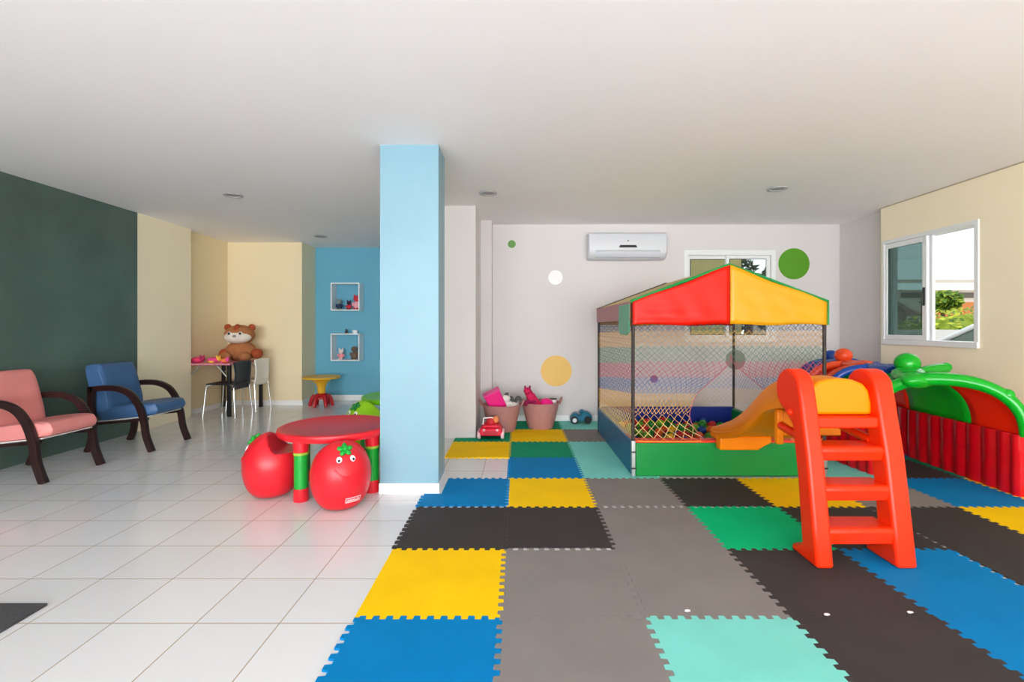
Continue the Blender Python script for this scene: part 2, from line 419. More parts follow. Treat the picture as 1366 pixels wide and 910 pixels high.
# ------------------------------------------------------------------ slide
ZM = MT
def slide():
    t = thing('toddler_slide', 'red-orange ladder slide with yellow chute ending in the ball pit', 'slide', (1.73, 2.4, 0), 0)
    ox, oy = 1.73, 2.4
    # side rails: profile in (y, z)
    def arc(cy, cz, r, a0, a1, n=12): return [(cy+r*math.cos(math.radians(a0+(a1-a0)*i/n)), cz+r*math.sin(math.radians(a0+(a1-a0)*i/n))) for i in range(n+1)]
    prof = [(2.338, MT), (2.56, MT), (2.56, .04), (2.47, .085), (2.505, .4), (2.555, .68)]
    prof += arc(2.60, .86, .118, -70, 150, 16)
    prof += [(2.478, .84), (2.415, .54), (2.365, .2)]
    for (a, b, nm) in ((1.48, 1.568, 'ladder_rail'), (1.880, 1.982, 'ladder_rail')):
        rail = MB(); rail.prism([(p[0]-oy, p[1]) for p in prof], a-ox, b-ox, 'X')
        ro = rail.build(nm, M_ora, t, bevel=.02, bseg=3)
        # raised round cheek and knob on the outer face
        d = MB(); s = -1 if a < 1.7 else 1; xo = (a if s < 0 else b)-ox
        d.lathe([(0, 0), (.088, 0), (.095, -.006), (.1, -.012)][::-1], 32, (xo+s*.004-(0 if s < 0 else .0), 2.60-oy, .86), 'X') if False else None
        d.ell((xo+s*.004, 2.565-oy, .745), (.016, .018, .018))
        d.build('bolt_cap', M_ora, ro)
    # steps
    for (z, yf, yb, h) in ((.197, 2.365, 2.53, .085), (.40, 2.395, 2.55, .08), (.589, 2.43, 2.585, .075)):
        st = MB(); pr = [(yf, z-.02), (yf+.012, z), (yb, z), (yb, z-.03), (yf+.05, z-.035), (yf+.04, z-h), (yf+.012, z-h)]
        st.prism([(p[0]-oy, p[1]-.0) for p in pr], 1.55-ox, 1.9-ox, 'X'); st.build('step', M_ora, t, bevel=.008)
    pl = MB(); pl.box(1.55-ox, 1.9-ox, 2.47-oy, 2.66-oy, .675, .735); pl.build('platform', M_ora, t, bevel=.01)
    # yellow hump at the chute's head
    hp = MB(); n = 14; vs = []; 
    a, b = 1.562-ox, 1.886-ox
    pts = [(0, .0), (0, .12), (.04, .15), (.14, .178), (.30, .19), (.50, .195), (.70, .186), (.86, .165), (.95, .13), (1, .06), (1, 0)]
    poly = [(a+(b-a)*u, .738+h) for u, h in pts]
    hp.prism(poly, 2.515-oy, 2.70-oy, 'Y', smooth=False); hp.build('chute_head', M_yel, t, bevel=.018, bseg=3)
    # chute : swept U profile
    st = [(2.66, .93, .745), (2.75, .906, .735), (2.95, .83, .672), (3.12, .728, .560), (3.265, .636, .480), (3.5, .523, .388), (3.8, .42, .315), (3.93, .385, .315)]
    P_ = catmull([(s[0], s[1], s[2]) for s in st], 5)
    vs = []; fs = []
    for p in P_:
        yy, zt, zb = p
        sh = .075*(yy-2.5); A, B = 1.505+sh-ox, 1.965+sh-ox
        if yy > 3.88: pass
        zf = zb+.035
        e = .018
        prof2 = [(A-.012, zb), (A-.012, zb+.045), (A, zb+.055), (A, zt-.02), (A+.012, zt), (A+.04, zt+.004), (A+.055, zt-.012), (A+.07, zf+.03), (A+.10, zf),
                 (B-.10, zf), (B-.07, zf+.03), (B-.055, zt-.012), (B-.04, zt+.004), (B-.012, zt), (B, zt-.02), (B, zb+.055), (B+.012, zb+.045), (B+.012, zb),
                 (B-.03, zb), (B-.05, zf-.02), (A+.05, zf-.02), (A+.03, zb)]
        k = len(prof2)
        vs += [(q[0], yy-oy, q[1]) for q in prof2]
    n = len(P_)
    for i in range(n-1):
        for j in range(k):
            fs.append((i*k+j, i*k+(j+1) % k, (i+1)*k+(j+1) % k, (i+1)*k+j))
    fs.append(list(range(k))); fs.append([(n-1)*k+j for j in range(k)][::-1])
    ch = MB(); ch.add(vs, fs, True); cho = ch.build('chute', M_yel, t, bevel=.006)
    # foot skirt that hooks over the pit's front panel, ribs below the chute
    ft = MB(); ft.prism([(1.585-ox, .243), (1.885-ox, .243), (1.925-ox, .268), (1.99-ox, .30), (1.99-ox, .35), (1.585-ox, .35)], 3.70-oy, 3.785-oy, 'Y')
    ft.build('chute_foot', M_yel, t, bevel=.01)
    rb = MB(); rb.box(1.56-ox, 1.60-ox, 2.84-oy, 2.88-oy, .50, .71); rb.box(1.60-ox, 1.95-ox, 2.85-oy, 2.87-oy, .55, .70); rb.build('chute_rib', M_yel, t, bevel=.008)
    br = MB(); br.tube([(1.545-ox, 2.54-oy, .60), (1.55-ox, 2.66-oy, .61), (1.555-ox, 2.79-oy, .625)], .024, 10); br.build('brace', M_ora, t)
    br = MB(); br.tube([(1.90-ox, 2.54-oy, .60), (1.905-ox, 2.66-oy, .61), (1.91-ox, 2.79-oy, .625)], .024, 10); br.build('brace', M_ora, t)
slide()

# ------------------------------------------------------------------ ball pit
PX0, PX1, PY0, PY1 = .92, 2.483, 3.80, 5.42
PH = .283
def net_material():
    m = bpy.data.materials.new('striped_net_cord'); m.use_nodes = True; n = m.node_tree.nodes; l = m.node_tree.links
    b = n['Principled BSDF']; b.inputs['Roughness'].default_value = .8
    at = n.new('ShaderNodeAttribute'); at.attribute_name = 'cord_height'
    mr = n.new('ShaderNodeMapRange'); mr.inputs['From Min'].default_value = 0; mr.inputs['From Max'].default_value = 1.5; l.new(at.outputs['Fac'], mr.inputs['Value'])
    rp = n.new('ShaderNodeValToRGB'); rp.color_ramp.interpolation = 'CONSTANT'
    bands = [(0, (244, 140, 60)), (.15, (240, 208, 140)), (.33, (232, 176, 78)), (.50, (84, 104, 156)), (.63, (186, 84, 100)), (.79, (104, 142, 112)), (.965, (208, 160, 84)), (1.135, (70, 78, 100))]
    e = rp.color_ramp.elements
    e[0].position = 0; e[0].color = lin(bands[0][1]); e[1].position = bands[1][0]/1.5; e[1].color = lin(bands[1][1])
    for z, c in bands[2:]:
        q = e.new(z/1.5); q.color = lin(c)
    l.new(mr.outputs[0], rp.inputs['Fac']); l.new(rp.outputs['Color'], b.inputs['Base Color'])
    return m
M_net = net_material()
def net_mesh(name, segs, rad, parent):
    # segs: (point, point, colour height, colour height)
    vs = []; fs = []; cv = []
    for (p, q, hp, hq) in segs:
        p = Vector(p); q = Vector(q); d = q-p
        if d.length < 1e-5: continue
        d.normalize(); u = d.orthogonal().normalized(); v = d.cross(u); o = len(vs)
        for e, h in ((p, hp), (q, hq)):
            for k in range(3):
                a = 2*PI*k/3; vs.append(e+u*(rad*math.cos(a))+v*(rad*math.sin(a))); cv.append(h)
        for k in range(3): fs.append((o+k, o+(k+1) % 3, o+3+(k+1) % 3, o+3+k))
    me = bpy.data.meshes.new(name); me.from_pydata([tuple(x) for x in vs], [], fs); me.materials.append(M_net)
    at = me.attributes.new('cord_height', 'FLOAT', 'POINT'); at.data.foreach_set('value', cv)
    ob = bpy.data.objects.new(name, me); COL.objects.link(ob); ob.parent = parent; return ob
def diamond(nu, nv, fn, hf=None):
    """edges of a diamond net on the unit square; fn(u,v) -> point, hf(u,v,point) -> height of its dyed band"""
    segs = []
    hf = hf or (lambda u, v, p: p[2])
    for i in range(nu):
        for j in range(nv):
            u0, u1, um = i/nu, (i+1)/nu, (i+.5)/nu; v0, v1, vm = j/nv, (j+1)/nv, (j+.5)/nv
            K = [(u0, vm), (um, v0), (u1, vm), (um, v1)]
            P4 = [fn(*k) for k in K]; H4 = [hf(k[0], k[1], p) for k, p in zip(K, P4)]
            for a in range(4): b = (a+1) % 4; segs.append((P4[a], P4[b], H4[a], H4[b]))
    return segs
M_fgreen = mat('vinyl_green', (0, 130, 54), .35, var=.04)
M_fblue = mat('vinyl_blue', (0, 84, 128), .35, var=.05)
M_fnavy = mat('vinyl_navy', (12, 40, 130), .35, var=.05)
M_fred = mat('vinyl_red', (206, 22, 2), .42, var=.04, scale=3, bump=.5, bscale=4, spec=.3)
M_fyel = mat('vinyl_yellow', (214, 152, 0), .38, var=.04, scale=3, bump=.25, bscale=5)
M_frim = mat('vinyl_orange', (224, 58, 34), .4, var=.08)
M_ftrim = mat('vinyl_trim_green', (24, 138, 66), .35, var=.04)
M_fmauve = mat('vinyl_mauve', (166, 104, 108), .45, var=.1)
M_fteal = mat('vinyl_sea_green', (72, 160, 124), .4, var=.05)
M_floory = mat('vinyl_mustard', (196, 164, 40), .4, var=.06)
M_pole = mat('pole_sleeve', (56, 46, 44), .6, var=.25, scale=40)
def ball_pit():
    t = thing('ball_pit', 'square netted ball pit with red and yellow tent roof', 'ball pit', (PX0, PY0, MT))
    W, D = PX1-PX0, PY1-PY0; z0 = 0; th = .06
    H = PH-MT
    def panel(nm, m, b): 
        q = MB(); q.box(*b); return q.build(nm, m, t, bevel=.014, bseg=3)
    f = MB(); f.box(.03, W-.03, 0, th, 0, H-.006); fp = f.build('front_panel', M_fgreen, t, bevel=.01)
    r_ = MB(); r_.box(.03, W-.03, .004, th+.05, H-.012, H+.012); r_.build('rim_pad', M_frim, fp, bevel=.01)
    panel('side_panel', M_fblue, (0, th, .03, D-.02, 0, H+.005))
    panel('side_panel', M_fgreen, (W-th, W, .03, D-.02, 0, H+.005))
    panel('rear_panel', M_fnavy, (.03, W-.03, D-th, D, 0, H+.02))
    b = MB(); b.box(.05, W-.05, .05, D-.05, .005, .06); b.build('floor_pad', M_fnavy, t)
    eave, val = 1.405-MT, 1.225-MT; rx, rz = W/2, 1.70-MT
    for (x, y) in ((0.012, 0.012), (W-.012, .012), (.012, D-.012), (W-.012, D-.012)):
        p = MB(); p.tube([(x, y, 0), (x, y, eave-.005)], .014, 10); po = p.build('corner_pole', M_pole, t)
        if y < 1:
            g = MB(); g.box(x-.016, x+.016, y-.018, y+.014, 0.0, H+.01); gp = g.build('corner_bracket', M_galv, po, bevel=.004)
            for zc in (.06, .19):
                k = MB(); k.box(x-.018, x+.018, y-.022, y-.016, zc, zc+.012); k.build('clip', M_dark, po)
    # roof slopes
    for s, m in ((0, M_floory), (1, M_fgreen)):
        e = -.012 if s == 0 else W+.012
        q = MB(); n = 8; vs = []; fs = []
        for i in range(n+1):
            y = -.012+(D+.024)*i/n
            for (dz) in (0, .006):
                for j in range(5):
                    u = j/4; x = e+(rx-e)*u; z = eave+(rz-eave)*u-.012*math.sin(PI*u)*math.sin(PI*i/n)
                    vs.append((x, y, z+dz))
        for i in range(n):
            for j in range(4):
                a = i*10+j; fs.append((a, a+1, a+11, a+10)); fs.append((a+5, a+15, a+16, a+6))
        q.add(vs, fs, True); ro = q.build('roof_slope', m, t)
        for y in (0, D):
            tr = MB(); tr.tube([(e, y, eave+.006), (rx, y, rz+.008)], .012 if y == 0 else .008, 8, up=(0, 1, 0)); tr.build('piping', M_ftrim if y == 0 else M_pole, ro)
    # gables with valance, two halves
    for y, side in ((-.014, 'front'), (D+.006, 'rear')):
        for s, m in ((0, M_fred if side == 'front' else M_fyel), (1, M_fyel if side == 'front' else M_fred)):
            a, b_ = (0.002, rx-.0015) if s == 0 else (rx+.0015, W-.002)
            nu, nv = 22, 12; vs = []; fs = []
            for i in range(nu+1):
                u = i/nu; x = a+(b_-a)*u; top = rz-abs(x-rx)/rx*(rz-eave)
                for j in range(nv+1):
                    v = j/nv; z = val+.006*math.sin(9*u+s)+(top-val)*v
                    yy = y+(.006*math.sin(14*v+3*u)+.004*math.sin(23*u+5*v))*(math.sin(PI*u)**.5)*(1-v)
                    vs.append((x, yy, z))
            k = nv+1
            for i in range(nu):
                for j in range(nv): fs.append((i*k+j, (i+1)*k+j, (i+1)*k+j+1, i*k+j+1))
            q = MB(); q.add(vs, fs, True); go = q.build('gable', m, t)
            so = go.modifiers.new('S', 'SOLIDIFY'); so.thickness = .004
    # side valances and corner strips
    for x, m in ((-.012, M_fmauve), (W+.008, M_fmauve)):
        q = MB(); q.box(x, x+.004, .03, D, val+.035, eave+.01); q.build('valance', m, t)
        if x < 0:
            q = MB(); q.prism([(.03, val+.17), (.42, val+.17), (.44, val), (.42, val-.06), (.36, val-.085), (.12, val-.085), (.05, val-.06)], x-.004, x+.006, 'X'); q.build('corner_flap', M_fteal, t, bevel=.004)
    q = MB(); q.box(W-.006, W+.008, -.018, -.008, val, eave); q.build('corner_trim', M_ftrim, t)
    # nets
    zb, zt = H+.005, val+.05
    ja = lambda: (R.random()-.5)
    def left_net(x):
        def fn(u, v):
            y = .02+u*(D-.04); z = zb+(zt-zb)*v
            sag = .10*math.sin(PI*min(1, u*1.0))*max(0, .35-v)/.35
            return (x+.002*math.sin(30*v)-(.05*sag if x < 1 else 0), y, z-.25*sag)
        return fn
    hl = lambda u, v, p: p[2]-.16*(1-u)*min(1, (1-v)*1.8)
    hfr = lambda u, v, p: p[2]-.16*min(1, (1-v)*1.8)
    net_mesh('net', diamond(29, 19, left_net(0.012), hl), .0018, t)
    net_mesh('net', diamond(29, 19, left_net(W-.012), hl), .0015, t)
    net_mesh('net', diamond(28, 19, lambda u, v: (.02+u*(W-.04), D-.012, zb+(zt-zb)*v)), .0015, t)
    # front net: whole above, parted below around the entrance
    za = .93-MT
    xm = 1.72-PX0
    def lerp_tab(z, tab):
        for (a, b) in zip(tab, tab[1:]):
            if a[0] >= z >= b[0]: return b[1]+(a[1]-b[1])*(z-b[0])/(a[0]-b[0])
        return tab[0][1] if z > tab[0][0] else tab[-1][1]
    xl = lambda z: lerp_tab(z, [(.93, 1.72-PX0), (.85, 1.66-PX0), (.66, 1.44-PX0), (.50, 1.38-PX0), (.40, 1.41-PX0), (.27, 1.52-PX0)])
    xr = lambda z: lerp_tab(z, [(.93, 1.72-PX0), (.85, 1.80-PX0), (.70, 1.98-PX0), (.55, 2.10-PX0), (.40, 2.18-PX0), (.27, 2.2-PX0)])
    ztp = val+.05
    def fl(u, v):
        z = zb+(ztp-zb)*v; 
        e = xl(z); x = .02+(e-.02)*u
        dz = -.05*math.sin(PI*u)*max(0, .4-v)
        bul = -.02*math.sin(PI*u)*max(0, .5-v)*2
        return (x, .012+bul, max(z+dz, zb))
    def fr(u, v):
        z = zb+(ztp-zb)*v; e = xr(z); x = e+(W-.02-e)*u
        return (x, .012-.015*math.sin(PI*u)*max(0, .5-v)*2, z)
    def warp(v): return v**.74
    net_mesh('net', diamond(7, 3, lambda u, v: fl(u, .23*v), hfr)+diamond(14, 15, lambda u, v: fl(u, .23+.77*v), hfr)+diamond(6, 3, lambda u, v: fr(u, .23*v), hfr)+diamond(13, 15, lambda u, v: fr(u, .23+.77*v), hfr), .0020, t)
    # border cords along the rim and up the opening
    M_cord = mat('border_cord_orange', (236, 150, 60), .8)
    cd = MB(); cd.tube([fl(i/20, 0) for i in range(21)], .004, 6); cd.build('border_cord', M_cord, t)
    M_cord2 = mat('border_cord_rose', (186, 96, 110), .8)
    for fq, u in ((fl, 1), (fr, 0)):
        cd = MB(); cd.tube([fq(u, i/20) for i in range(15)], .003, 6); cd.build('border_cord', M_cord2, t)
ball_pit()
# the balls: dropped one by one, each coming to rest on the pad or on balls below it
def balls():
    rad = .042; W = [PX0+.075, PX1-.075, PY0+.125, PY1-.075]; base = MT+.061
    pos = []
    rr = random.Random(11)
    cols = {'red': (196, 24, 34), 'green': (28, 128, 44), 'lime': (96, 160, 34), 'blue': (10, 60, 140), 'orange': (226, 92, 20), 'yellow': (226, 170, 20)}
    mats = {k: mat('ball_'+k, v, .35, var=0) for k, v in cols.items()}
    srcs = {}
    for k in cols:
        q = MB(); q.ell((0, 0, 0), rad, 16, 10); srcs[k] = q.build('pit_ball', mats[k]).data
    for o in [o for o in COL.objects if o.name.startswith('pit_ball')]: bpy.data.objects.remove(o)
    arr = np.zeros((0, 3)); N = 195
    for i in range(N):
        best = None
        for a in range(60):
            # heaped toward the left and the back, where the photograph shows most of them
            x = W[0]+rad+(W[1]-W[0]-2*rad)*rr.random()**1.45; y = W[2]+rad+(W[3]-W[2]-2*rad)*rr.random()
            if len(arr):
                d2 = (arr[:, 0]-x)**2+(arr[:, 1]-y)**2; near = d2 < (2*rad)**2
                z = base+rad
                if near.any(): z = max(z, (arr[near, 2]+np.sqrt((2*rad)**2-d2[near])).max())
            else: z = base+rad
            # keep below the chute's end
            if x > 1.45 and y < 4.05 and z > .20: continue
            sc = z+.02*rr.random()-(.05 if y > 4.5 else 0)
            if best is None or sc < best[0]: best = (sc, x, y, z)
        if best is None: continue
        arr = np.vstack([arr, best[1:]])
    keys = list(cols); wts = [5, 6, 2, 5, 4, 1]
    for p in arr:
        k = rr.choices(keys, wts)[0]
        o = bpy.data.objects.new('pit_ball', srcs[k]); COL.objects.link(o); o.location = tuple(p)
        tag(o, f'small {k} plastic ball lying in the netted ball pit', 'ball', f'{k} balls in the ball pit')
balls()

# ------------------------------------------------------------------ play tunnel
def tunnel():
    t = thing('play_tunnel', 'curved play tunnel with red wavy sides and climbing-figure arches', 'play tunnel', (3.2, 3.9, MT))
    O = Vector((3.2, 3.9, 0))
    ST = [((2.905, 3.84), (3.565, 3.335)), ((2.885, 4.12), (3.60, 3.78)), ((2.885, 4.46), (3.66, 4.42)), ((2.96, 4.92), (3.80, 4.92)), ((3.14, 5.36), (3.96, 5.34))]
    WH, TOP = .435, .80
    def at(s, side):   # side 0 left 1 right; smooth interpolation
        i = min(int(s), len(ST)-2); f = s-i
        q = [ST[max(0, i-1)][side], ST[i][side], ST[i+1][side], ST[min(len(ST)-1, i+2)][side]]
        return Vector((*[.5*(2*q[1][k]+(q[2][k]-q[0][k])*f+(2*q[0][k]-5*q[1][k]+4*q[2][k]-q[3][k])*f*f+(3*q[1][k]-q[0][k]-3*q[2][k]+q[3][k])*f**3) for k in (0, 1)], 0))-Vector((O.x, O.y, 0))
    def arch(s, a, rr=0.0, dz=0):  # a from 0 (left spring) to 1 (right spring)
        L, Rt = at(s, 0), at(s, 1); c = (L+Rt)/2; h = (Rt-L)/2
        th = PI*(1-a); r = 1+rr
        e = .85
        cx = math.copysign(abs(math.cos(th))**e, math.cos(th)); sz = abs(math.sin(th))**e
        p = c+h*cx*r; return Vector((p.x, p.y, WH-.01+(TOP-WH)*sz*r+dz))
    nm = len(ST)-1
    for i in range(nm):
        for side in (0, 1):
            # wavy wall: lobes bulge on both faces
            pts = []; m = 48
            Ltot = (at(i+1, side)-at(i, side)).length; lobes = max(3, round(Ltot/.125))
            rows = []
            for k in range(m+1):
                s = i+.004+(.992)*k/m; p = at(s, side); d = (at(min(s+.01, nm-.0001), side)-at(max(s-.01, 0), side)); d.normalize()
                nrm = Vector((d.y, -d.x, 0)) * (1 if side else -1)
                b = .022+.019*abs(math.sin(PI*lobes*k/m))
                rows.append((p, nrm, b))
            vs = []; fs = []
            zs = [(0, .92), (.012, 1.0), (.20, 1.0), (.215, .9), (.23, 1.0), (WH-.02, 1.0), (WH, .8)]
            k2 = len(zs)*2
            for (p, nrm, b) in rows:
                for (z, q) in zs: vs.append(p-nrm*(b*q)+Vector((0, 0, z)))
                for (z, q) in zs[::-1]: vs.append(p+nrm*(b*q)+Vector((0, 0, z)))
            for k in range(m):
                for j in range(k2): fs.append((k*k2+j, k*k2+(j+1) % k2, (k+1)*k2+(j+1) % k2, (k+1)*k2+j))
            fs.append(list(range(k2))); fs.append([m*k2+j for j in range(k2)][::-1])
            w_ = MB(); w_.add(vs, fs, True); w_.build('wavy_side_wall', M_tunred, t)
    # roof shells
    def shell(s0, s1, m, a0=0, a1=1, rr=0):
        vs = []; fs = []; na, ns = 28, 8
        for i in range(ns+1):
            s = s0+(s1-s0)*i/ns
            ripple = .012*abs(math.sin(PI*i/ns*2))
            for j in range(na+1):
                vs.append(arch(s, a0+(a1-a0)*j/na, rr+ripple))
        for i in range(ns):
            for j in range(na): a = i*(na+1)+j; fs.append((a, a+1, a+na+2, a+na+1))
        q = MB(); q.add(vs, fs, True); o = q.build('roof_shell', m, t); so = o.modifiers.new('S', 'SOLIDIFY'); so.thickness = .012; so.offset = 1
        return o
    shell(.07, .95, M_shellora, .56, 1.0)
    shell(.07, .95, M_shellgrn, 0, .56)
    shell(.97, 2.0, M_shellgrn)
    shell(2.02, 3.0, M_shellora)
    shell(3.02, 3.98, M_tunblu)
    # climbing figures: torso, head, two arms, two legs sprawled over each arch
    def figure(s0, s1, m, ac=.5, hr=.097, low=0.0, hs=None, hz=.085, rr=.06, lr=.046):
        fb = MB()
        leg = lambda a0, a1, s: [arch(s+(0.0), a0+(a1-a0)*k/14, rr) for k in range(15)]
        # legs: the front rim, hip to foot and on down to the wall
        for a_end in (0.0, 1.0):
            pts = leg(ac, a_end, s0); n = len(pts)
            rad = [lr*(1-.26*k/(n-1)) for k in range(n)]
            fb.tube(pts, rad, 12, up=(0, 1, 0))
            k = int(n*.62); fb.ell(pts[k]+Vector((0, 0, .015)), lr*.92, 12, 8)
        for a_end in (.14, .80):
            pts = [arch(s0+(s1-s0)*(.62+.16*k/10), ac+(a_end-ac)*k/10, rr+.05*math.sin(PI*k/10)+(.10 if a_end > .5 else .03)*k/10) for k in range(11)]
            rad = [.042-.012*k/10 for k in range(11)]
            fb.tube(pts, rad, 12); fb.ell(pts[-1], .036, 12, 8)
        to = [arch(s0+(s1-s0)*f, ac, rr+.02) for f in (-.02, .2, .45, .7, .82)]
        fb.tube(to, [.07, .088, .092, .085, .045], 14, sect=[(.55*math.cos(2*PI*k/14), 1.25*math.sin(2*PI*k/14)) for k in range(14)], up=(0, 0, 1))
        fo = fb.build('climbing_figure', m, t)
        hp = arch(hs if hs is not None else s0+(s1-s0)*.86, ac-.015, 0.0, hz)
        h = MB(); h.ell(hp, (hr, hr, hr*.92), 24, 16); h.build('ball_head', m, fo)
    # the near figure: legs form the rim, arms spread behind it, head beyond
    W3 = lambda x, y, z: Vector((x, y, z-MT))-O
    fb = MB()
    for a_end in (0.0, 1.0):
        pts = [arch(.02, .41+(a_end-.41)*k/18, .035) for k in range(19)]
        fb.tube(pts, [.052-.016*k/18 for k in range(19)], 12, up=(0, 1, 0))
        fb.ell(pts[11]+Vector((0, 0, .022)), .044, 12, 8)
    fb.tube(catmull([W3(3.24, 3.84, .81), W3(3.34, 3.86, .845), W3(3.44, 3.88, .862), W3(3.53, 3.90, .868)], 5), [.052-.012*k/15 for k in range(16)], 12)
    fb.ell(W3(3.53, 3.90, .875), .040, 12, 8)
    fb.tube(catmull([W3(3.2, 3.86, .80), W3(3.10, 3.90, .72), W3(3.0, 3.95, .60), W3(2.93, 3.98, .45)], 5), [.05-.014*k/15 for k in range(16)], 12)
    p_ = arch(.02, .40, .03)
    tp = catmull([p_+Vector((-.01, -.05, -.035)), p_+Vector((0, .0, .0)), W3(3.15, 3.78, .80), W3(3.20, 3.87, .825), W3(3.225, 3.93, .84)], 5)
    fb.tube(tp, [.045, .07, .085]+[.092]*4+[.098]*4+[.102]*5+[.095, .085, .07, .06, .05], 16, sect=[(.60*math.cos(2*PI*k/16), 1.2*math.sin(2*PI*k/16)) for k in range(16)], up=(0, 0, 1))
    fo = fb.build('climbing_figure', M_tungrn, t)
    h = MB(); h.ell(W3(3.235, 3.93, .905), (.092, .09, .086), 24, 16); h.build('ball_head', M_tungrn, fo)
    figure(1.25, 1.95, M_tunblu, .5, .06, hz=.02, rr=.072, lr=.024)
    ab = MB(); ab.tube(catmull([W3(3.34, 4.50, .77), W3(3.385, 4.52, .835), W3(3.45, 4.55, .855), W3(3.52, 4.58, .825), W3(3.58, 4.60, .76)], 5), .02, 10); ab.build('bent_arm', M_tunblu, t)
    figure(2.15, 2.9, M_tunora, .5, .080, hz=.12, rr=.075, lr=.03)
    figure(3.12, 3.8, M_tunblu, .5, .075)
tunnel()

# ------------------------------------------------------------------ tomato and lime stools and tables
def round_table(cx, cy, top_m, leg_m, ring_m, label, Rr=.41, ht=.47, ang=(246, 340, 66, 158), m3=None):
    t = thing('round_table', label, 'table', (cx, cy, 0), 0)
    q = MB(); q.lathe([(0, ht-.062), (Rr-.05, ht-.062), (Rr-.012, ht-.052), (Rr, ht-.03), (Rr-.004, ht-.008), (Rr-.02, ht), (Rr-.04, ht-.004), (Rr-.05, ht-.008), (0, ht-.008)], 64)
    q.build('tabletop', top_m, t)
    for a in ang:
        a = math.radians(a); x, y = .325*math.cos(a), .325*math.sin(a)
        l = MB(); l.lathe([(0, 0), (.048, 0), (.051, .01), (.049, .085), (.049, .09)], 20, (x, y, 0)); l.mi = 1
        l.lathe([(.047, .09), (.047, ht-.15)], 20, (x, y, 0)); l.mi = 2; l.lathe([(.047, ht-.15), (.052, ht-.145), (.052, ht-.135), (.047, ht-.13)], 20, (x, y, 0))
        l.mi = 0; l.lathe([(.050, ht-.13), (.054, ht-.06), (.054, ht-.045)], 20, (x, y, 0))
        l.build('leg', [top_m, leg_m, ring_m], t)
    return t
def veg_stool(cx, cy, face, body_m, leaf_m, label, logo=False, lobed=False):
    t = thing('vegetable_stool', label, 'stool', (cx, cy, 0), face)   # local +X faces outward
    RX, RZ, CZ = .195, .232, .220
    def fn(p):
        x, y, z = p; z0 = z+CZ
        if z < 0:
            q_ = max(1e-4, math.sqrt(max(0, 1-(z/RZ)**2))); f_ = q_**-.36; x *= f_; y *= f_
        else:
            f_ = 1-.04*(z/RZ)**2; x *= f_; y *= f_
        if z0 < .012: z0 = .012-(.012-max(z0, 0))*.0
        z0 = max(z0, 0.0)
        tp = z0
        cap = .312+.15*smooth01((x+.07)/.12)+.02*(abs(y)/.2)**2
        if z0 > cap: tp = cap
        # tuck in toward the floor
        return (x, y, tp)
    b = MB(); b.ell((0, 0, 0), (RX, RX, RZ), 64, 48, fn=lambda p: fn(p)); bo = b.build('body', body_m, t)
    def surf(az, z):  # point on the front of the body at height z and azimuth az
        s = math.sqrt(max(0, 1-((z-CZ)/RZ)**2)); k = s**-.36 if z < CZ else 1-.04*((z-CZ)/RZ)**2
        n = Vector((math.cos(az)*s/RX, math.sin(az)*s/RX, (z-CZ)/RZ**2)).normalized()
        return Vector((RX*s*k*math.cos(az), RX*s*k*math.sin(az), z)), n
    # leaf star
    p, n = surf(0.0, .402); q = MB()
    Rm = n.to_track_quat('Z', 'Y').to_matrix()
    for k in range(5):
        a = 2*PI*k/5+.3; d = Vector((math.cos(a), math.sin(a), 0))
        RR = Rm @ Matrix.Rotation(a, 3, 'Z')
        q.ell(p+Rm @ (d*.028)+n*.004, (.024, .017, .012), 14, 8, RR)
    q.ell(p+n*.014, .016, 10, 8); q.build('leaf_star', leaf_m, t)
    for s in (-1, 1):
        p, n = surf(s*.27, .350); Rm = n.to_track_quat('Z', 'Y').to_matrix()
        e = MB(); e.ell(p, (.018, .021, .007), 16, 8, Rm); eo = e.build('eye', M_eyew, t)
        e = MB(); e.ell(p+n*.0065+Vector((0, 0, -.007)), (.010, .011, .005), 12, 8, Rm); e.build('pupil', M_eyeb, eo)
    q = MB(); q.tube([surf(-.42+.84*k/16, .295-.052*math.sin(PI*k/16))[0] for k in range(17)], .006, 8); q.build('smile', body_m, t)
    if logo:
        q = MB(); ww, hh = .20, .034; zc = .085; az0 = .26
        def bar(a0, a1, z0, z1):
            m = 6; vs = []
            for k in range(m+1):
                for z in (z0, z1):
                    pp, nn = surf(a0+(a1-a0)*k/m, z); vs.append(pp+nn*.0015)
            q.add(vs, [(2*k, 2*k+2, 2*k+3, 2*k+1) for k in range(m)], True)
        A0, A1 = az0-.30, az0+.30
        bar(A0, A1, zc+hh/2-.004, zc+hh/2); bar(A0, A1, zc-hh/2, zc-hh/2+.004); bar(A0, A0+.02, zc-hh/2, zc+hh/2); bar(A1-.02, A1, zc-hh/2, zc+hh/2)
        rl = random.Random(3); a = A0+.05
        while a < A1-.07:
            wd = rl.choice((.018, .026, .034)); bar(a, a+.010, zc-.009, zc+rl.choice((.004, .009))); bar(a, a+wd, zc-.009, zc-.004)
            if rl.random() > .4: bar(a+wd-.009, a+wd, zc-.009, zc+.004)
            a += wd+.012
        q.build('maker_label', M_eyew, t)
    return t
M_ringy = mat('ring_yellow_green', (150, 190, 60), .4)
M_dgreen = mat('dark_green_plastic', (14, 120, 52), .35)
M_grn2 = mat('table_green_plastic', (120, 200, 30), .33)
round_table(-1.37, 3.59, M_red, M_stem, M_ringy, 'round red children\'s table on green legs between tomato stools')
veg_stool(-1.19, 3.20, math.atan2(-1, .62), M_red, M_stem, 'red tomato stool with smiling face in front of the red table', logo=True)
veg_stool(-1.768, 3.42, math.radians(190), M_red, M_stem, 'red tomato stool turned sideways at left of the red table')
round_table(-1.27, 5.16, M_grn2, M_dgreen, M_ringy, 'round green children\'s table half hidden behind the blue pillar', ang=(198, 288, 18, 108))
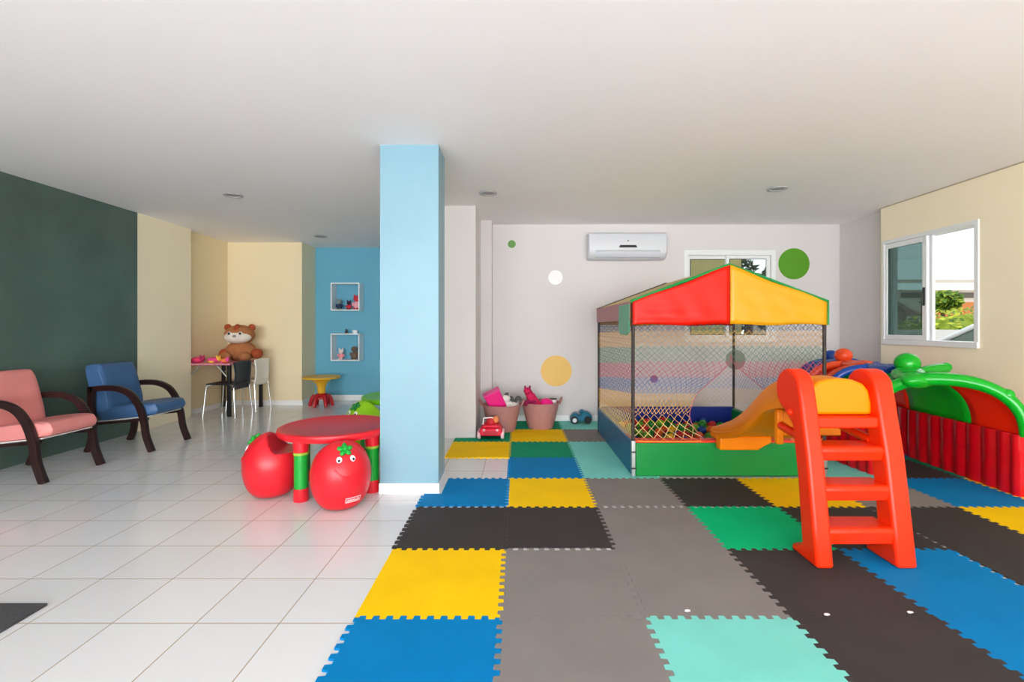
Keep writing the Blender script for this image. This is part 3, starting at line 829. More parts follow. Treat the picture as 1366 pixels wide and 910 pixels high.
veg_stool(-1.50, 4.70, math.atan2(-1, -.62), M_lime, M_dgreen, 'lime green fruit stool peeking over the red table').scale = (1.07, 1.07, 1.08)

# ------------------------------------------------------------------ armchairs
def armchair(mname, rgb, label, loc):
    m = mat(mname, rgb, .42, var=.05, scale=5, bump=.1, bscale=12)
    t = thing('armchair', label, 'armchair', loc, 0, None)
    # local: x depth (front = 0 at +), y width from 0 (near) to .5 (far); world x offset -3.52
    Wd = .50
    path = [(-.60, .605), (-.46, .617), (-.33, .607), (-.22, .555), (-.145, .452), (-.095, .304), (-.07, .15), (-.015, 0)]
    for yy, nm in ((0, 'bent_arm'), (Wd, 'bent_arm')):
        q = MB(); pts = catmull([(x, yy, z+.0) for x, z in path], 6)
        n = len(pts); rad = [1.0]*n
        sec = [(.024, .022), (.027, .018), (.027, -.018), (.024, -.022), (-.024, -.022), (-.027, -.018), (-.027, .018), (-.024, .022)]
        q.tube(pts, rad, sect=sec, up=(0, 1, 0)) if False else q.tube(pts, rad, sect=[(b, a) for a, b in sec], up=(0, 1, 0))
        a = q.build(nm, M_wood, t)
        l = MB(); pts = catmull([(-.60, yy, .63), (-.60, yy, .45), (-.585, yy, .25), (-.60, yy, .1), (-.64, yy, 0)], 5)
        l.tube(pts, [1]*len(pts), sect=[(b, a) for a, b in sec], up=(0, 1, 0)); l.build('rear_leg', M_wood, t)
    def cushion(nm, prof, y0, y1):
        n = 18; vs = []; fs = []; k = len(prof)
        cxm = sum(p[0] for p in prof)/k; czm = sum(p[1] for p in prof)/k
        for i in range(n+1):
            u = i/n; y = y0+(y1-y0)*u
            e = 1-.16*max(0, (abs(u-.5)*2-.86)/.14)**2
            for (x, z) in prof: vs.append((cxm+(x-cxm)*e, y, czm+(z-czm)*e))
        for i in range(n):
            for j in range(k): fs.append((i*k+j, i*k+(j+1) % k, (i+1)*k+(j+1) % k, (i+1)*k+j))
        fs.append(list(range(k))[::-1]); fs.append([n*k+j for j in range(k)])
        q = MB(); q.add(vs, fs, True); return q.build(nm, m, t, bevel=.012, bseg=2)
    def rnd(pts, n=5): 
        c = catmull([(p[0], p[1], 0) for p in pts+[pts[0]]], n)[:-1]; return [(p.x, p.y) for p in c]
    seat = rnd([(-.55, .285), (-.30, .315), (-.06, .345), (-.005, .385), (-.012, .43), (-.06, .462), (-.25, .455), (-.50, .415), (-.58, .36)])
    cushion('seat', seat, .03, Wd-.03)
    back = rnd([(-.585, .33), (-.47, .36), (-.455, .44), (-.50, .64), (-.555, .815), (-.60, .845), (-.68, .835), (-.705, .80), (-.66, .60), (-.615, .42)])
    cushion('backrest', back, .03, Wd-.03)
    q = MB(); q.prism([(-.60, .275), (-.06, .334), (-.06, .342), (-.60, .285)], .035, Wd-.035, 'Y'); q.build('seat_board', mat('seat_board_white', (226, 226, 222), .5), t)
    for yy in (.018, Wd-.018-.03):
        q = MB(); q.prism([(-.60, .25), (-.08, .30), (-.08, .325), (-.60, .28)], yy, yy+.03, 'Y'); q.build('seat_rail', M_wood, t)
    return t
armchair('pink_vinyl', (226, 140, 136), 'pink padded armchair with dark bentwood arms against the chalkboard wall', (-3.63, 3.65, 0))
armchair('blue_vinyl', (62, 98, 142), 'blue padded armchair with dark bentwood arms beside the pink one', (-3.515, 4.58, 0))

# ------------------------------------------------------------------ niche furniture
def stack_chair(shell_m, loc, label):
    t = thing('side_chair', label, 'chair', loc, 0, None)
    # faces -X; local origin at floor centre; seat 0.42 square, back at +x
    q = MB(); vs = []; fs = []; n = 12
    for i in range(n+1):
        for j in range(n+1):
            u, v = i/n-.5, j/n-.5; rx = .205*(1-.08*(2*v)**4)
            vs.append((u*2*rx, v*.40*(1-.12*(2*u)**4), .445-.012*math.cos(PI*u)*math.cos(PI*v)))
    for i in range(n):
        for j in range(n): a = i*(n+1)+j; fs.append((a, a+1, a+n+2, a+n+1))
    q.add(vs, fs, True); so = q.build('seat', shell_m, t); md = so.modifiers.new('S', 'SOLIDIFY'); md.thickness = .014; md.offset = 0
    q = MB(); vs = []; fs = []
    for i in range(n+1):
        for j in range(n+1):
            u = i/n; v = j/n-.5; z = .37+.37*u; wd = .40*(1-.10*math.sin(PI*min(1, u*1.1)))
            vs.append((.175+.02*math.sin(PI*u*.9)-.03*math.cos(PI*v)*.5+.01*u, v*wd, z+.012*math.cos(PI*v)*u))
    for i in range(n):
        for j in range(n): a = i*(n+1)+j; fs.append((a, a+1, a+n+2, a+n+1))
    q.add(vs, fs, True); so = q.build('backrest', shell_m, t); md = so.modifiers.new('S', 'SOLIDIFY'); md.thickness = .014; md.offset = 0
    for sx, sy in ((-1, -1), (-1, 1), (1, -1), (1, 1)):
        q = MB(); q.tube(catmull([(sx*.13, sy*.16, .435), (sx*.175, sy*.18, .42), (sx*.19, sy*.19, .30), (sx*.215, sy*.205, 0)], 5), .011, 10); q.build('leg', M_chrome, t)
    return t
M_blkshell = mat('black_shell', (28, 32, 44), .4, var=.05); M_whtshell = mat('white_shell', (240, 234, 222), .4, var=.02)
stack_chair(M_blkshell, (-3.945, 6.47, 0), 'black shell chair with chrome legs at the activity table')
stack_chair(M_whtshell, (-3.93, 6.94, 0), 'white shell chair with chrome legs behind the black one')
tb = thing('activity_table', 'pink-topped table on black legs in the cream alcove', 'table', (-4.17, 6.78, 0))
q = MB(); q.box(-.315, .31, -.42, .42, .695, .72); q.build('tabletop', mat('table_laminate', (214, 130, 148), .35), tb, bevel=.005)
for sx in (-.28, .285):
    for sy in (-.39, .40):
        q = MB(); q.box(sx-.022, sx+.022, sy-.022, sy+.022, 0, .695); q.build('leg', M_dark, tb, bevel=.004)
for sy in (-.39, .40):
    q = MB(); q.tube([(-.28, sy, .52), (-.10, sy, .69)], .010, 8); q.build('strut', M_galv, tb)
    q = MB(); q.tube([(.285, sy, .50), (.12, sy, .69)], .010, 8); q.build('strut', M_galv, tb)
# plush bear
def bear():
    t = thing('plush_bear', 'big brown plush bear with white muzzle sitting on the activity table', 'plush toy', (-4.07, 6.98, .72), math.radians(8))
    brown = mat('plush_brown', (176, 112, 68), .9, var=.12, scale=18, bump=.6, bscale=120); wht = mat('plush_cream', (232, 222, 208), .9, var=.05, scale=18, bump=.5, bscale=120)
    org = mat('plush_rust', (170, 76, 40), .9, var=.1, scale=18, bump=.6, bscale=120)
    q = MB(); q.ell((0, 0, .135), (.215, .16, .15), 28, 18); q.build('body', brown, t)
    q = MB(); q.ell((-.01, -.02, .375), (.205, .155, .145), 28, 18); ho = q.build('head', brown, t)
    q = MB(); q.ell((-.01, -.075, .345), (.185, .125, .095), 24, 14); q.build('muzzle', wht, ho)
    q = MB(); q.ell((-.01, -.09, .45), (.045, .075, .085), 14, 10); q.build('forehead_stripe', org, ho)
    for s in (-1, 1):
        q = MB(); q.ell((-.01+s*.165, -.01, .485), (.05, .03, .05), 16, 10); q.build('ear', org, ho)
        q = MB(); q.ell((-.01+s*.075, -.178, .395), (.030, .016, .026), 14, 10); e = q.build('eye', M_eyew, ho)
        q = MB(); q.ell((-.01+s*.075, -.190, .395), (.020, .010, .020), 12, 8); q.build('pupil', M_eyeb, e)
        q = MB(); q.ell((.24 if s > 0 else -.19, -.06, .10), (.085, .07, .075), 16, 10); q.build('paw', org, t)
        q = MB(); q.ell((s*.13, -.19, .065), (.08, .09, .065), 16, 10); q.build('foot', brown, t)
    q = MB(); q.ell((-.01, -.2, .358), (.028, .018, .02), 14, 8); q.build('nose', mat('plush_nose', (150, 140, 140), .6), ho)
bear()
# soft pink toys on the activity table
def soft_toy(loc, s, c1, c2, label, rz=0, nm='soft_toy'):
    t = thing(nm, label, 'soft toy', loc, rz)
    a = mat('felt_%d_%d_%d' % c1, c1, .85, var=.1, scale=20); b = mat('felt_%d_%d_%d' % c2, c2, .85, var=.1, scale=20)
    q = MB(); q.ell((0, 0, s*.45), (s*.95, s*.7, s*.45), 20, 12); q.build('body', a, t)
    q = MB(); q.ell((s*.75, -s*.1, s*.6), (s*.42, s*.4, s*.4), 16, 10); q.build('head', b, t)
    for k in (-1, 1):
        q = MB(); q.ell((s*.75+k*s*.25, -s*.1, s*1.0), (s*.12, s*.08, s*.2), 12, 8); q.build('ear', b, t)
        q = MB(); q.ell((-s*.2, k*s*.5, s*.2), (s*.5, s*.25, s*.2), 12, 8); q.build('limb', b, t)
    return t
soft_toy((-4.37, 6.48, .72), .09, (226, 62, 110), (180, 40, 90), 'pink soft toy lying at the table edge by the wall corner')
soft_toy((-4.17, 6.50, .72), .082, (232, 70, 140), (250, 190, 60), 'pink and yellow soft toy lying mid table before the bear', .4)
soft_toy((-3.985, 6.46, .72), .072, (240, 130, 60), (236, 84, 150), 'orange and pink soft toy at the table corner over the black leg', -.4)

# yellow mushroom table
t = thing('mushroom_table', 'small yellow play table on red splayed base by the blue wall', 'table', (-3.01, 7.28, 0))
Yt = mat('mustard_plastic', (230, 176, 40), .35, var=.03); Rb = mat('crimson_plastic', (176, 10, 28), .35, var=.03)
q = MB(); q.lathe([(0, .405), (.10, .405), (.24, .415), (.278, .425), (.285, .445), (.27, .452), (.25, .44), (0, .438)], 48); q.build('tabletop', Yt, t)
q = MB(); q.lathe([(.055, .185), (.058, .22), (.064, .30), (.085, .35), (.125, .385), (.15, .408)], 32); q.build('pedestal', Yt, t)
dm = MB(); dm.lathe([(.13, .11), (.13, .13), (.105, .17), (.065, .195), (0, .20)], 32); dm.build('dome', Rb, t)
for k in range(6):
    a = 2*PI*k/6+.26; d = Vector((math.cos(a), math.sin(a), 0))
    q = MB(); q.tube([d*.10+Vector((0, 0, .165)), d*.135+Vector((0, 0, .11)), d*.155+Vector((0, 0, .05)), d*.165], [.03, .03, .027, .025], 10, up=(-d.y, d.x, 0)); q.build('leg', Rb, t)

# cube shelves on the blue wall
def cube_shelf(zb, zt, label):
    t = thing('cube_shelf', label, 'shelf', (-2.775, 7.85, zb)); h = zt-zb; hw = .232; d = .22; th = .018
    q = MB(); q.box(-hw, hw, -d, 0, 0, th); q.build('bottom_board', M_plw, t, bevel=.002)
    q = MB(); q.box(-hw, hw, -d, 0, h-th, h); q.build('top_board', M_plw, t, bevel=.002)
    for s in (-1, 1):
        q = MB(); q.box(min(s*hw, s*(hw-th)), max(s*hw, s*(hw-th)), -d, 0, th, h-th); q.build('side_board', M_plw, t, bevel=.002)
cube_shelf(1.475, 1.925, 'white open cube shelf with red and pink toys, upper of the two')
cube_shelf(.665, 1.105, 'white open cube shelf holding a pink plush, lower of the two')
def small_toy(loc, s, c1, c2, label, ears=True, rz=0, cat='toy', tall=1.0, nm='small_toy'):
    t = thing(nm, label, cat, loc, rz)
    a = mat('toy_%d_%d_%d' % c1, c1, .6, var=.06, scale=20); b = mat('toy_%d_%d_%d' % c2, c2, .6, var=.06, scale=20)
    q = MB(); q.ell((0, 0, s*.5*tall), (s*.42, s*.36, s*.5*tall), 16, 10); q.build('body', a, t)
    q = MB(); q.ell((0, -s*.05, s*(tall+.28)), (s*.40, s*.36, s*.36), 16, 10); ho = q.build('head', b, t)
    for k in (-1, 1):
        if ears:
            q = MB(); q.ell((k*s*.26, 0, s*(tall+.66)), (s*.13, s*.08, s*.2), 12, 8); q.build('ear', b, ho)
        q = MB(); q.ell((k*s*.14, -s*.38, s*(tall+.32)), s*.05, 8, 6); q.build('eye', M_eyeb, ho)
        q = MB(); q.ell((k*s*.45, -s*.1, s*.65*tall), (s*.13, s*.13, s*.28), 10, 8); q.build('arm', a, t)
        q = MB(); q.ell((k*s*.22, -s*.34, s*.13), (s*.16, s*.24, s*.13), 10, 8); q.build('foot', b, t)
    return t
zz = 1.475+.018
small_toy((-2.90, 7.73, zz), .10, (36, 52, 88), (130, 150, 140), 'grey-headed toy with dark blue body in the upper cube shelf')
small_toy((-2.745, 7.72, zz), .085, (206, 34, 52), (60, 40, 60), 'small red toy with dark head in the upper cube shelf')
small_toy((-2.625, 7.74, zz), .125, (240, 170, 180), (214, 50, 64), 'tall pink and red toy at the right of the upper cube shelf', tall=1.15)
zz = .665+.018
small_toy((-2.87, 7.72, zz), .10, (236, 150, 156), (246, 226, 222), 'pink and white plush in the lower cube shelf')
small_toy((-2.655, 7.73, zz), .13, (120, 96, 82), (108, 92, 80), 'brown plush with dark arms in the lower cube shelf', ears=False)
zz = 1.105
small_toy((-2.79, 7.74, zz), .045, (70, 50, 52), (56, 40, 44), 'tiny dark figurine on top of the lower cube shelf', ears=False)
q = MB(); q.lathe([(0, 0), (.04, 0), (.046, .05), (.04, .055), (.036, .01), (0, .008)], 20); o = q.build('white_cup', M_plw, loc=(-2.65, 7.74, zz)); tag(o, 'small white cup on top of the lower cube shelf', 'cup')

# ------------------------------------------------------------------ air conditioner
t = thing('air_conditioner', 'white split air conditioner high on the back wall', 'air conditioner', (1.375, 6.08, 2.055))
q = MB(); prof = [(0, 0.0), (-.12, 0.0), (-.175, .03), (-.20, .09), (-.205, .27), (-.19, .32), (-.15, .335), (0, .335)]
q.prism(prof, -.487, .487, 'X'); body = q.build('housing', mat('ac_white', (212, 215, 222), .35, var=.01), t, bevel=.018, bseg=3)
q = MB(); q.prism([(-.181, .022), (-.209, .085), (-.207, .10), (-.17, .10), (-.15, .02)], -.40, .40, 'X'); q.build('air_flap', mat('ac_flap', (198, 202, 212), .35), t, bevel=.004)
q = MB(); q.prism([(-.115, .14), (.115, .14), (.098, .172), (-.098, .172)], -.2075, -.19, 'Y', ); q.build('display', M_dark, t, bevel=.002)
q = MB(); q.lathe([(0, 0), (.010, 0), (.010, .006), (0, .006)], 16, (0, -.2105, .225), 'Y'); q.build('logo', mat('grey_logo', (120, 124, 128), .4), t)
q = MB(); q.box(-.40, .40, -.2068, -.2, .103, .107); q.build('seam', mat('ac_seam', (170, 172, 176), .5), t)

# wall dots
for (x, z, r, rgb, lab) in ((-.07, 2.273, .05, (98, 150, 66), 'small green round sticker at top left of the white back wall'),
                            (.49, 1.845, .093, (250, 250, 250), 'white round sticker on the back wall left of the air conditioner'),
                            (.50, .645, .198, (238, 192, 100), 'large yellow round sticker above the toy baskets'),
                            (3.55, 2.02, .200, (84, 150, 22), 'large green round sticker right of the back window'),
                            (2.80, .79, .128, (146, 142, 132), 'grey round sticker seen through the pit net'),
                            (1.755, .543, .05, (152, 88, 130), 'small purple round sticker seen through the pit net')):
    q = MB(); q.lathe([(0, 0), (r, 0), (r, .003), (0, .003)][::-1], 48, (0, 0, 0), 'Y', smooth=False); o = q.build('wall_sticker', mat('sticker_%d_%d_%d' % rgb, rgb, .5, var=.02)); o.location = (x, 6.0785-.0015, z)
    tag(o, lab, 'wall sticker')

# ceiling downlights
def downlight(x, y, label):
    t = thing('downlight', label, 'ceiling light', (x, y, Hc))
    q = MB(); q.lathe([(.06, 0), (.09, -.004), (.088, -.010), (.064, -.012), (.058, -.002)], 32); q.build('trim_ring', mat('ring_grey', (176, 176, 180), .5), t)
    q = MB(); q.lathe([(0, -.003), (.06, -.003), (.06, -.001), (0, -.001)], 28); q.build('lens', mat('lens_grey', (138, 136, 138), .3), t)
downlight(-2.83, 4.72, 'unlit round downlight on the ceiling near the chalkboard wall')
downlight(-.287, 4.65, 'unlit round downlight on the ceiling just right of the pillar')
downlight(2.47, 4.50, 'unlit round downlight on the ceiling above the ball pit side')
downlight(-2.84, 6.85, 'unlit round downlight on the ceiling before the blue wall')

# ------------------------------------------------------------------ doormat, scraps
o = MB().box(-.45, .45, -.35, .35, 0, .012).build('doormat', mat('charcoal_carpet', (72, 72, 76), .95, var=.25, scale=80, bump=.6, bscale=200), bevel=.004, loc=(-2.48, 1.70, 0))
tag(o, 'charcoal carpet doormat on the white tiles by the chalkboard wall', 'doormat')
for i, (px, py, lab) in enumerate(((917, 815, 'white paper scrap on the grey mat before the pale aqua one'), (1103, 820, 'white paper scrap on the black mats left of the other scrap there'), (1214, 817, 'white paper scrap on the black mats near the blue mat edge'))):
    d = (CAM_H-MT)*FPX/(py-VPY); x = (px-VPX)*d/FPX
    q = MB(); q.prism([(-.013, -.005), (-.004, -.008), (.011, -.004), (.013, .003), (.004, .008), (-.009, .005)], 0, .002, 'Z'); o = q.build('paper_scrap', M_eyew, loc=(x, d, MT)); tag(o, lab, 'paper scrap')

# ------------------------------------------------------------------ baskets and toys by the pier
M_bask = mat('dusty_pink_basket', (178, 128, 124), .6, var=.05, scale=15, bump=.3, bscale=90)
def basket(x, y, label):
    t = thing('toy_basket', label, 'basket', (x, y, MT))
    q = MB(); q.lathe([(0, 0), (.15, 0), (.155, .006), (.222, .29), (.23, .295), (.232, .305), (.224, .307), (.214, .298), (.150, .014), (0, .012)], 40); q.build('tub', M_bask, t)
    for s in (-1, 1):
        q = MB(); q.tube(catmull([(s*.225, -.06, .285), (s*.25, -.05, .34), (s*.255, 0, .36), (s*.25, .05, .34), (s*.225, .06, .285)], 5), .009, 8); q.build('handle', M_bask, t)
    return t
basket(.278, 5.68, 'dusty pink tub basket standing free beside the other, right of the pier')
basket(-.18, 5.52, 'dusty pink tub basket behind the red toy car')
# magenta bin in the left basket
t = thing('toy_bin', 'magenta plastic bin tipped over in the basket by the pier', 'bin', (-.25, 5.52, MT+.21), 0)
Mb = Matrix.Rotation(.1, 3, 'Z') @ Matrix.Rotation(-.45, 3, 'Y') @ Matrix.Rotation(.1, 3, 'X')
q = MB(); q.obox((0, 0, .12), (.19, .16, .25), (.1, -.45, .1)); bb = q.build('bin_body', M_mag, t, bevel=.012)
q = MB(); q.obox(Vector((0, 0, .12))+Mb @ Vector((0, 0, .127)), (.205, .175, .018), (.1, -.45, .1)); q.build('bin_rim', mat('magenta_light', (250, 60, 160), .35), t, bevel=.004)
# grey and white toy
def tangle(loc, label, c1, c2):
    t = thing('plush_zebra', label, 'plush toy', loc, .3)
    a = mat('plush_%d_%d_%d' % c1, c1, .8, var=.08, scale=30); b = mat('plush_%d_%d_%d' % c2, c2, .8, var=.1, scale=30)
    q = MB(); q.ell((0, 0, .06), (.12, .09, .075), 16, 10); q.build('body', a, t)
    q = MB(); q.ell((-.06, -.03, .16), (.055, .05, .045), 14, 10); q.build('head', a, t)
    for (p0, p1, p2, m) in (((-.02, 0, .1), (.0, -.03, .17), (.03, -.05, .12), b), ((.05, -.03, .1), (.08, -.05, .17), (.12, -.06, .13), b), ((-.09, -.02, .12), (-.06, -.03, .20), (-.03, -.04, .21), b), ((.06, -.08, .08), (.02, -.12, .09), (-.05, -.13, .05), a)):
        q = MB(); q.tube(catmull([p0, p1, p2], 5), .02, 8); q.build('limb', m, t)
tangle((-.085, 5.55, MT+.21), 'white plush with dark grey striped limbs in the basket by the pier', (226, 220, 214), (84, 82, 86))
# pink plush dragon and pink helmet in the right basket
t = thing('plush_dinosaur', 'crimson plush dinosaur leaning out of the right basket', 'plush toy', (.175, 5.61, MT+.20), 0)
cr = mat('plush_crimson', (206, 22, 84), .8, var=.1, scale=30); pu = mat('plush_plum', (150, 20, 80), .8, var=.1, scale=30)
q = MB(); q.tube(catmull([(.07, 0, 0), (.03, -.01, .10), (-.02, -.03, .19), (-.05, -.05, .24)], 5), [.07]*3+[.065]*4+[.055]*4+[.045]*4+[.04], 12); q.build('body', cr, t)
q = MB(); q.ell((-.055, -.07, .255), (.045, .055, .04), 14, 10); ho = q.build('head', cr, t)
for k in (-1, 1):
    q = MB(); q.ell((-.055+k*.028, -.05, .295), (.012, .012, .02), 8, 6); q.build('horn', pu, ho)
    q = MB(); q.tube([(0, -.03, .13), (k*.05-.02, -.09, .12), (k*.06-.02, -.11, .09)], [.028, .024, .02], 8); q.build('arm', pu, t)
t = thing('toy_helmet', 'magenta toy helmet in the right basket', 'toy', (.345, 5.64, MT+.22), 0)
q = MB(); q.lathe([(.085, -.03), (.09, .03), (.085, .075), (.06, .115), (.03, .13), (0, .133)], 28, smooth=True); q.build('shell', M_mag, t)
q = MB(); q.lathe([(.09, -.005), (.098, 0), (.098, .012), (.09, .016)], 28); q.build('brim', mat('magenta_dark', (210, 0, 110), .4), t)
t = thing('toy_drum', 'small white toy drum at the right rim of the right basket', 'toy', (.43, 5.72, MT+.275), 0)
q = MB(); q.lathe([(0, -.10), (.035, -.10), (.045, 0), (.045, .06), (0, .062)], 24); q.build('body', M_eyew, t)
q = MB(); q.lathe([(.045, .052), (.05, .054), (.05, .062), (.045, .064)], 24); q.build('hoop', M_dark, t)

# red toy car
def toy_car():
    t = thing('toy_car', 'red toy car with doll driver and pink wheels beside the pier', 'toy car', (-.285, 5.145, MT), 0)
    rd = mat('toy_red', (226, 30, 62), .35, var=.03); wp = mat('wheel_pink', (240, 196, 206), .5)
    q = MB(); q.prism([(-.11, .035), (-.125, .075), (-.115, .115), (.115, .115), (.125, .075), (.11, .035)], -.10, .14, 'Y'); b = q.build('body', rd, t, bevel=.018, bseg=3)
    q = MB(); q.prism([(-.105, .115), (.105, .115), (.08, .145), (-.08, .145)], -.06, .13, 'Y'); q.build('bonnet', rd, t, bevel=.01)
    q = MB(); q.box(-.075, .075, -.104, -.098, .055, .09); q.build('grille', mat('toy_red_dark', (190, 20, 50), .4), t)
    for s in (-1, 1):
        for yy in (-.06, .10):
            q = MB(); q.lathe([(0, -.018), (.035, -.018), (.042, -.010), (.042, .010), (.035, .018), (0, .018)], 24, (s*.125, yy, .042), 'X'); q.build('wheel', wp, t)
        q = MB(); q.ell((s*.07, -.095, .10), (.016, .012, .014)); q.build('headlight', wp, t)
    q = MB(); q.tube([(-.085, -.02, .145), (-.08, .0, .21), (.0, .01, .215), (.02, .01, .21)], .008, 8); q.build('windscreen_frame', M_eyew, t)
    q = MB(); q.ell((.05, .03, .19), (.035, .034, .04), 14, 10); q.build('doll_head', mat('doll_orange', (236, 140, 84), .6), t)
    q = MB(); q.ell((.0, .04, .165), (.055, .05, .05), 14, 10); q.build('doll_body', mat('doll_red', (200, 40, 50), .6), t)
toy_car()
# teal toy truck
def toy_truck():
    t = thing('toy_truck', 'teal blue toy truck with white hubs near the ball pit corner', 'toy truck', (.80, 5.945, MT), 0)
    tl = mat('toy_teal', (14, 110, 140), .35, var=.05)
    q = MB(); q.prism([(-.13, .03), (-.135, .07), (-.10, .12), (-.05, .13), (-.04, .10), (-.01, .10), (0, .14), (.08, .14), (.13, .10), (.135, .035)], -.06, .06, 'Y'); q.build('body', tl, t, bevel=.012)
    for yy in (-.03, .03):
        q = MB(); q.tube([(-.02, yy, .12), (.0, yy, .15), (.03, yy, .15)], .012, 8); q.build('roll_bar', tl, t)
    hub = mat('hub_white', (225, 228, 230), .4)
    for xx, m2 in ((-.09, hub), (.075, M_dark)):
        for s in (-1, 1):
            q = MB(); q.lathe([(0, -.02), (.04, -.02), (.046, -.012), (.046, .012), (.04, .02), (0, .02)], 24, (xx, s*.07, .046), 'Y'); w_ = q.build('wheel', M_dark, t)
            q = MB(); q.lathe([(0, -.006), (.026, -.006), (.026, .006), (0, .006)], 20, (xx, s*.09, .046), 'Y'); q.build('hub', m2, w_)
toy_truck()

# ------------------------------------------------------------------ outside
slab('ground_outside', mat('outside_paving', (206, 198, 186), .9, var=.05), (4.6, 60, -20, 60, -.15, -.03), (-30, 4.6, 8.5, 60, -.15, -.03))
def leaves(name, c, r, n, size, mats, parent=None, seed=1, core=True):
    rr = random.Random(seed); q = MB()
    if core:
        q.ell(c, tuple(x*.86 for x in r), 24, 16, fn=lambda p: tuple(v*(1+.08*math.sin(9*p[0]+7*p[1])*math.cos(8*p[2])) for v in p))
    for i in range(n):
        a, b = rr.random()*2*PI, math.acos(2*rr.random()-1); k = .82+.25*rr.random()
        p = Vector((c[0]+r[0]*k*math.sin(b)*math.cos(a), c[1]+r[1]*k*math.sin(b)*math.sin(a), c[2]+r[2]*k*math.cos(b)))
        u = Vector((rr.gauss(0, 1), rr.gauss(0, 1), rr.gauss(0, 1))).normalized(); v = u.orthogonal().normalized(); s = size*(.6+.8*rr.random())
        q.mi = rr.randrange(len(mats)); q.add([p-u*s, p+v*s*.5, p+u*s, p-v*s*.5], [(0, 1, 2, 3)])
    q.mi = 0
    return q.build(name, mats, parent)
LV = [mat('leaf_a', (150, 168, 40), .7, var=.2), mat('leaf_b', (196, 200, 60), .7, var=.2), mat('leaf_c', (92, 128, 40), .7, var=.2)]
LD = [mat('leaf_dark_a', (38, 54, 34), .8, var=.2), mat('leaf_dark_b', (62, 80, 46), .8, var=.2)]
o = leaves('hedge', (10.4, 10.6, .62), (2.6, .9, .98), 5200, .06, LV, seed=2); tag(o, 'rounded yellow-green hedge outside the open right window', 'hedge')
q = MB(); q.box(-1.6, 1.6, -.1, .1, 0, 1.19); o = q.build('low_wall', mat('low_wall_white', (232, 226, 216), .8, var=.04), loc=(8.6, 9.35, -.03)); o.rotation_euler = (0, 0, math.radians(-30)); tag(o, 'low white wall in front of the hedge outside', 'wall')
t = thing('young_tree', 'small green tree with thin trunk outside the right window', 'tree', (12.55, 14.0, -.03))
q = MB(); q.tube([(0, 0, 0), (.05, 0, 1.2), (0, 0, 2.0)], [.08, .06, .04], 8); q.build('trunk', mat('bark', (96, 76, 58), .9, var=.2), t)
leaves('crown', (0, 0, 2.0), (.42, .45, .30), 900, .10, [LV[2], LV[0]], t, 4)
q = MB(); q.box(0, 8, 0, .3, 0, 2.05); o = q.build('garden_wall', mat('terracotta_wall', (216, 130, 72), .8, var=.06), loc=(13.2, 15.2, -.03)); tag(o, 'orange terracotta wall beyond the hedge outside', 'wall')
bl = thing('white_building', 'long pale building with flat roof lines seen through the right window', 'building', (14, 21, -.03))
wm = mat('render_pale', (226, 216, 198), .8, var=.03)
q = MB(); q.box(0, 14, 0, 5, 0, 2.9); q.build('wall', wm, bl)
q = MB(); q.prism([(-.6, 3.15), (5, 3.75), (5, 3.85), (-.6, 3.3)], -.4, 14, 'X'); q.build('roof', mat('roof_pale', (214, 204, 186), .8, var=.04), bl)
for k in range(6):
    q = MB(); q.box(.8+2.2*k, 2.6+2.2*k, -.04, .02, 2.55, 2.78); q.build('window_strip', mat('strip_dark', (110, 104, 92), .6), bl)
hs = thing('gabled_house', 'gabled house seen dark through the tinted sash', 'house', (11.8, 15.5, -.03), math.radians(20))
q = MB(); q.prism([(-1.4, 0), (1.4, 0), (1.4, 1.7), (0, 2.35), (-1.4, 1.7)], 0, 4, 'Y'); q.build('wall', mat('house_wall', (176, 168, 156), .8, var=.05), hs)
for s in (-1, 1):
    q = MB(); q.prism([(0, 2.37), (s*1.7, 1.62), (s*1.7, 1.72), (0, 2.47)], -.25, 4.2, 'Y'); q.build('roof_slope', mat('house_roof', (220, 214, 200), .7), hs)
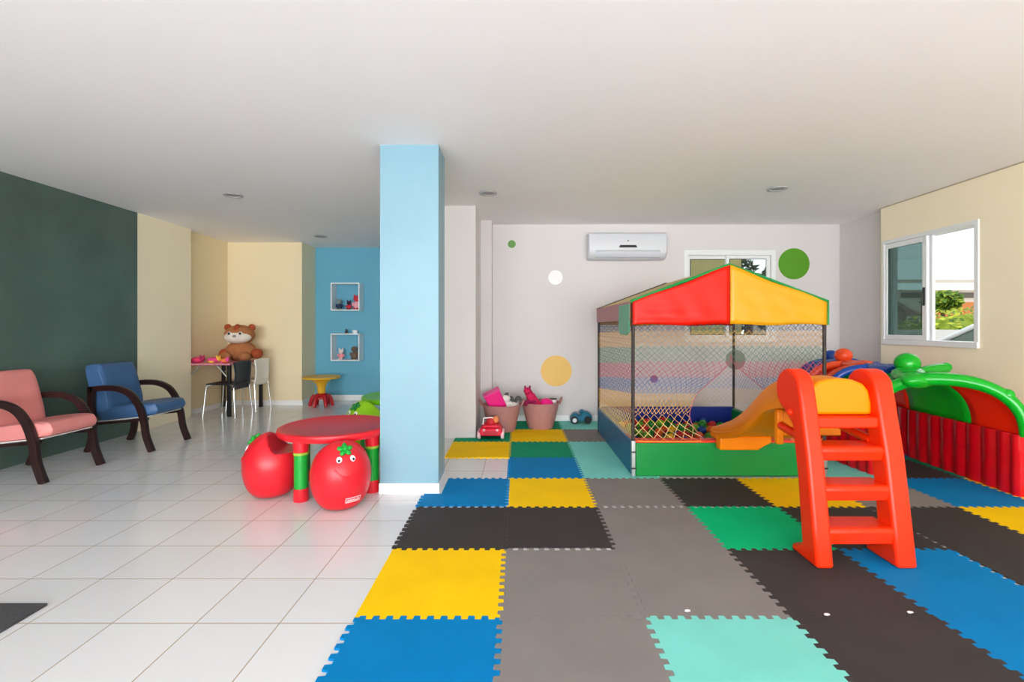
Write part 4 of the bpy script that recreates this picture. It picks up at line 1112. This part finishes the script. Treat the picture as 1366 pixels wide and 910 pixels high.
def car():
    t = thing('parked_car', 'silver car parked outside below the open right window', 'car', (6.13, 8.09, -.03), math.radians(-43))
    cm = mat('car_silver', (206, 208, 206), .25, .3, var=.01); gm = mat('car_glass', (96, 112, 104), .08, var=.02)
    q = MB(); q.prism([(-.1, .32), (0, .28), (4.0, .28), (4.1, .45), (4.05, .85), (3.9, .92), (.75, .96), (.05, .78), (-.1, .60)], -.82, .82, 'Y'); q.build('body', cm, t, bevel=.06, bseg=3)
    q = MB(); q.prism([(.72, .94), (1.38, 1.36), (1.7, 1.43), (2.9, 1.43), (3.3, 1.34), (3.85, .92)], -.72, .72, 'Y'); q.build('cabin_glass', gm, t, bevel=.05, bseg=3)
    q = MB(); q.prism([(1.36, 1.37), (1.7, 1.45), (2.9, 1.45), (3.32, 1.35), (3.3, 1.33), (2.9, 1.41), (1.7, 1.41), (1.38, 1.34)], -.73, .73, 'Y'); q.build('roof', cm, t, bevel=.01)
    for yy in (-.73, .73):
        q = MB(); q.tube([(.70, yy, .94), (1.38, yy*.97, 1.37)], .03, 8); q.build('windscreen_pillar', cm, t)
        q = MB(); q.tube([(2.3, yy, .94), (2.3, yy*.97, 1.42)], .03, 8); q.build('door_pillar', cm, t)
        q = MB(); q.ell((.95, yy*1.2, 1.0), (.06, .09, .06), 12, 8); q.build('wing_mirror', M_dark, t)
        for xx in (.75, 3.25):
            q = MB(); q.lathe([(0, -.1), (.26, -.1), (.31, -.07), (.31, .07), (.26, .1), (0, .1)], 28, (xx, yy, .31), 'Y'); q.build('wheel', M_dark, t)
car()
# behind the back window
q = MB(); q.box(0, 3.4, 0, .3, 0, 3.4); o = q.build('boundary_wall', mat('boundary_tan', (178, 164, 112), .85, var=.05), loc=(.95, 9.2, -.03)); tag(o, 'plain tan wall close outside the back window', 'wall')
t = thing('dark_tree', 'dark leafy tree seen through the right pane of the back window', 'tree', (7.0, 14.5, -.03))
q = MB(); q.tube([(0, 0, 0), (.1, 0, 1.5), (0, 0, 2.6)], [.16, .12, .08], 8); q.build('trunk', mat('bark', (96, 76, 58)), t)
leaves('crown', (-.25, 0, 2.3), (.6, .6, 1.15), 800, .13, LD, t, 5, core=False)
leaves('crown', (.85, .2, 2.1), (.5, .6, .95), 700, .13, LD, t, 6, core=False)
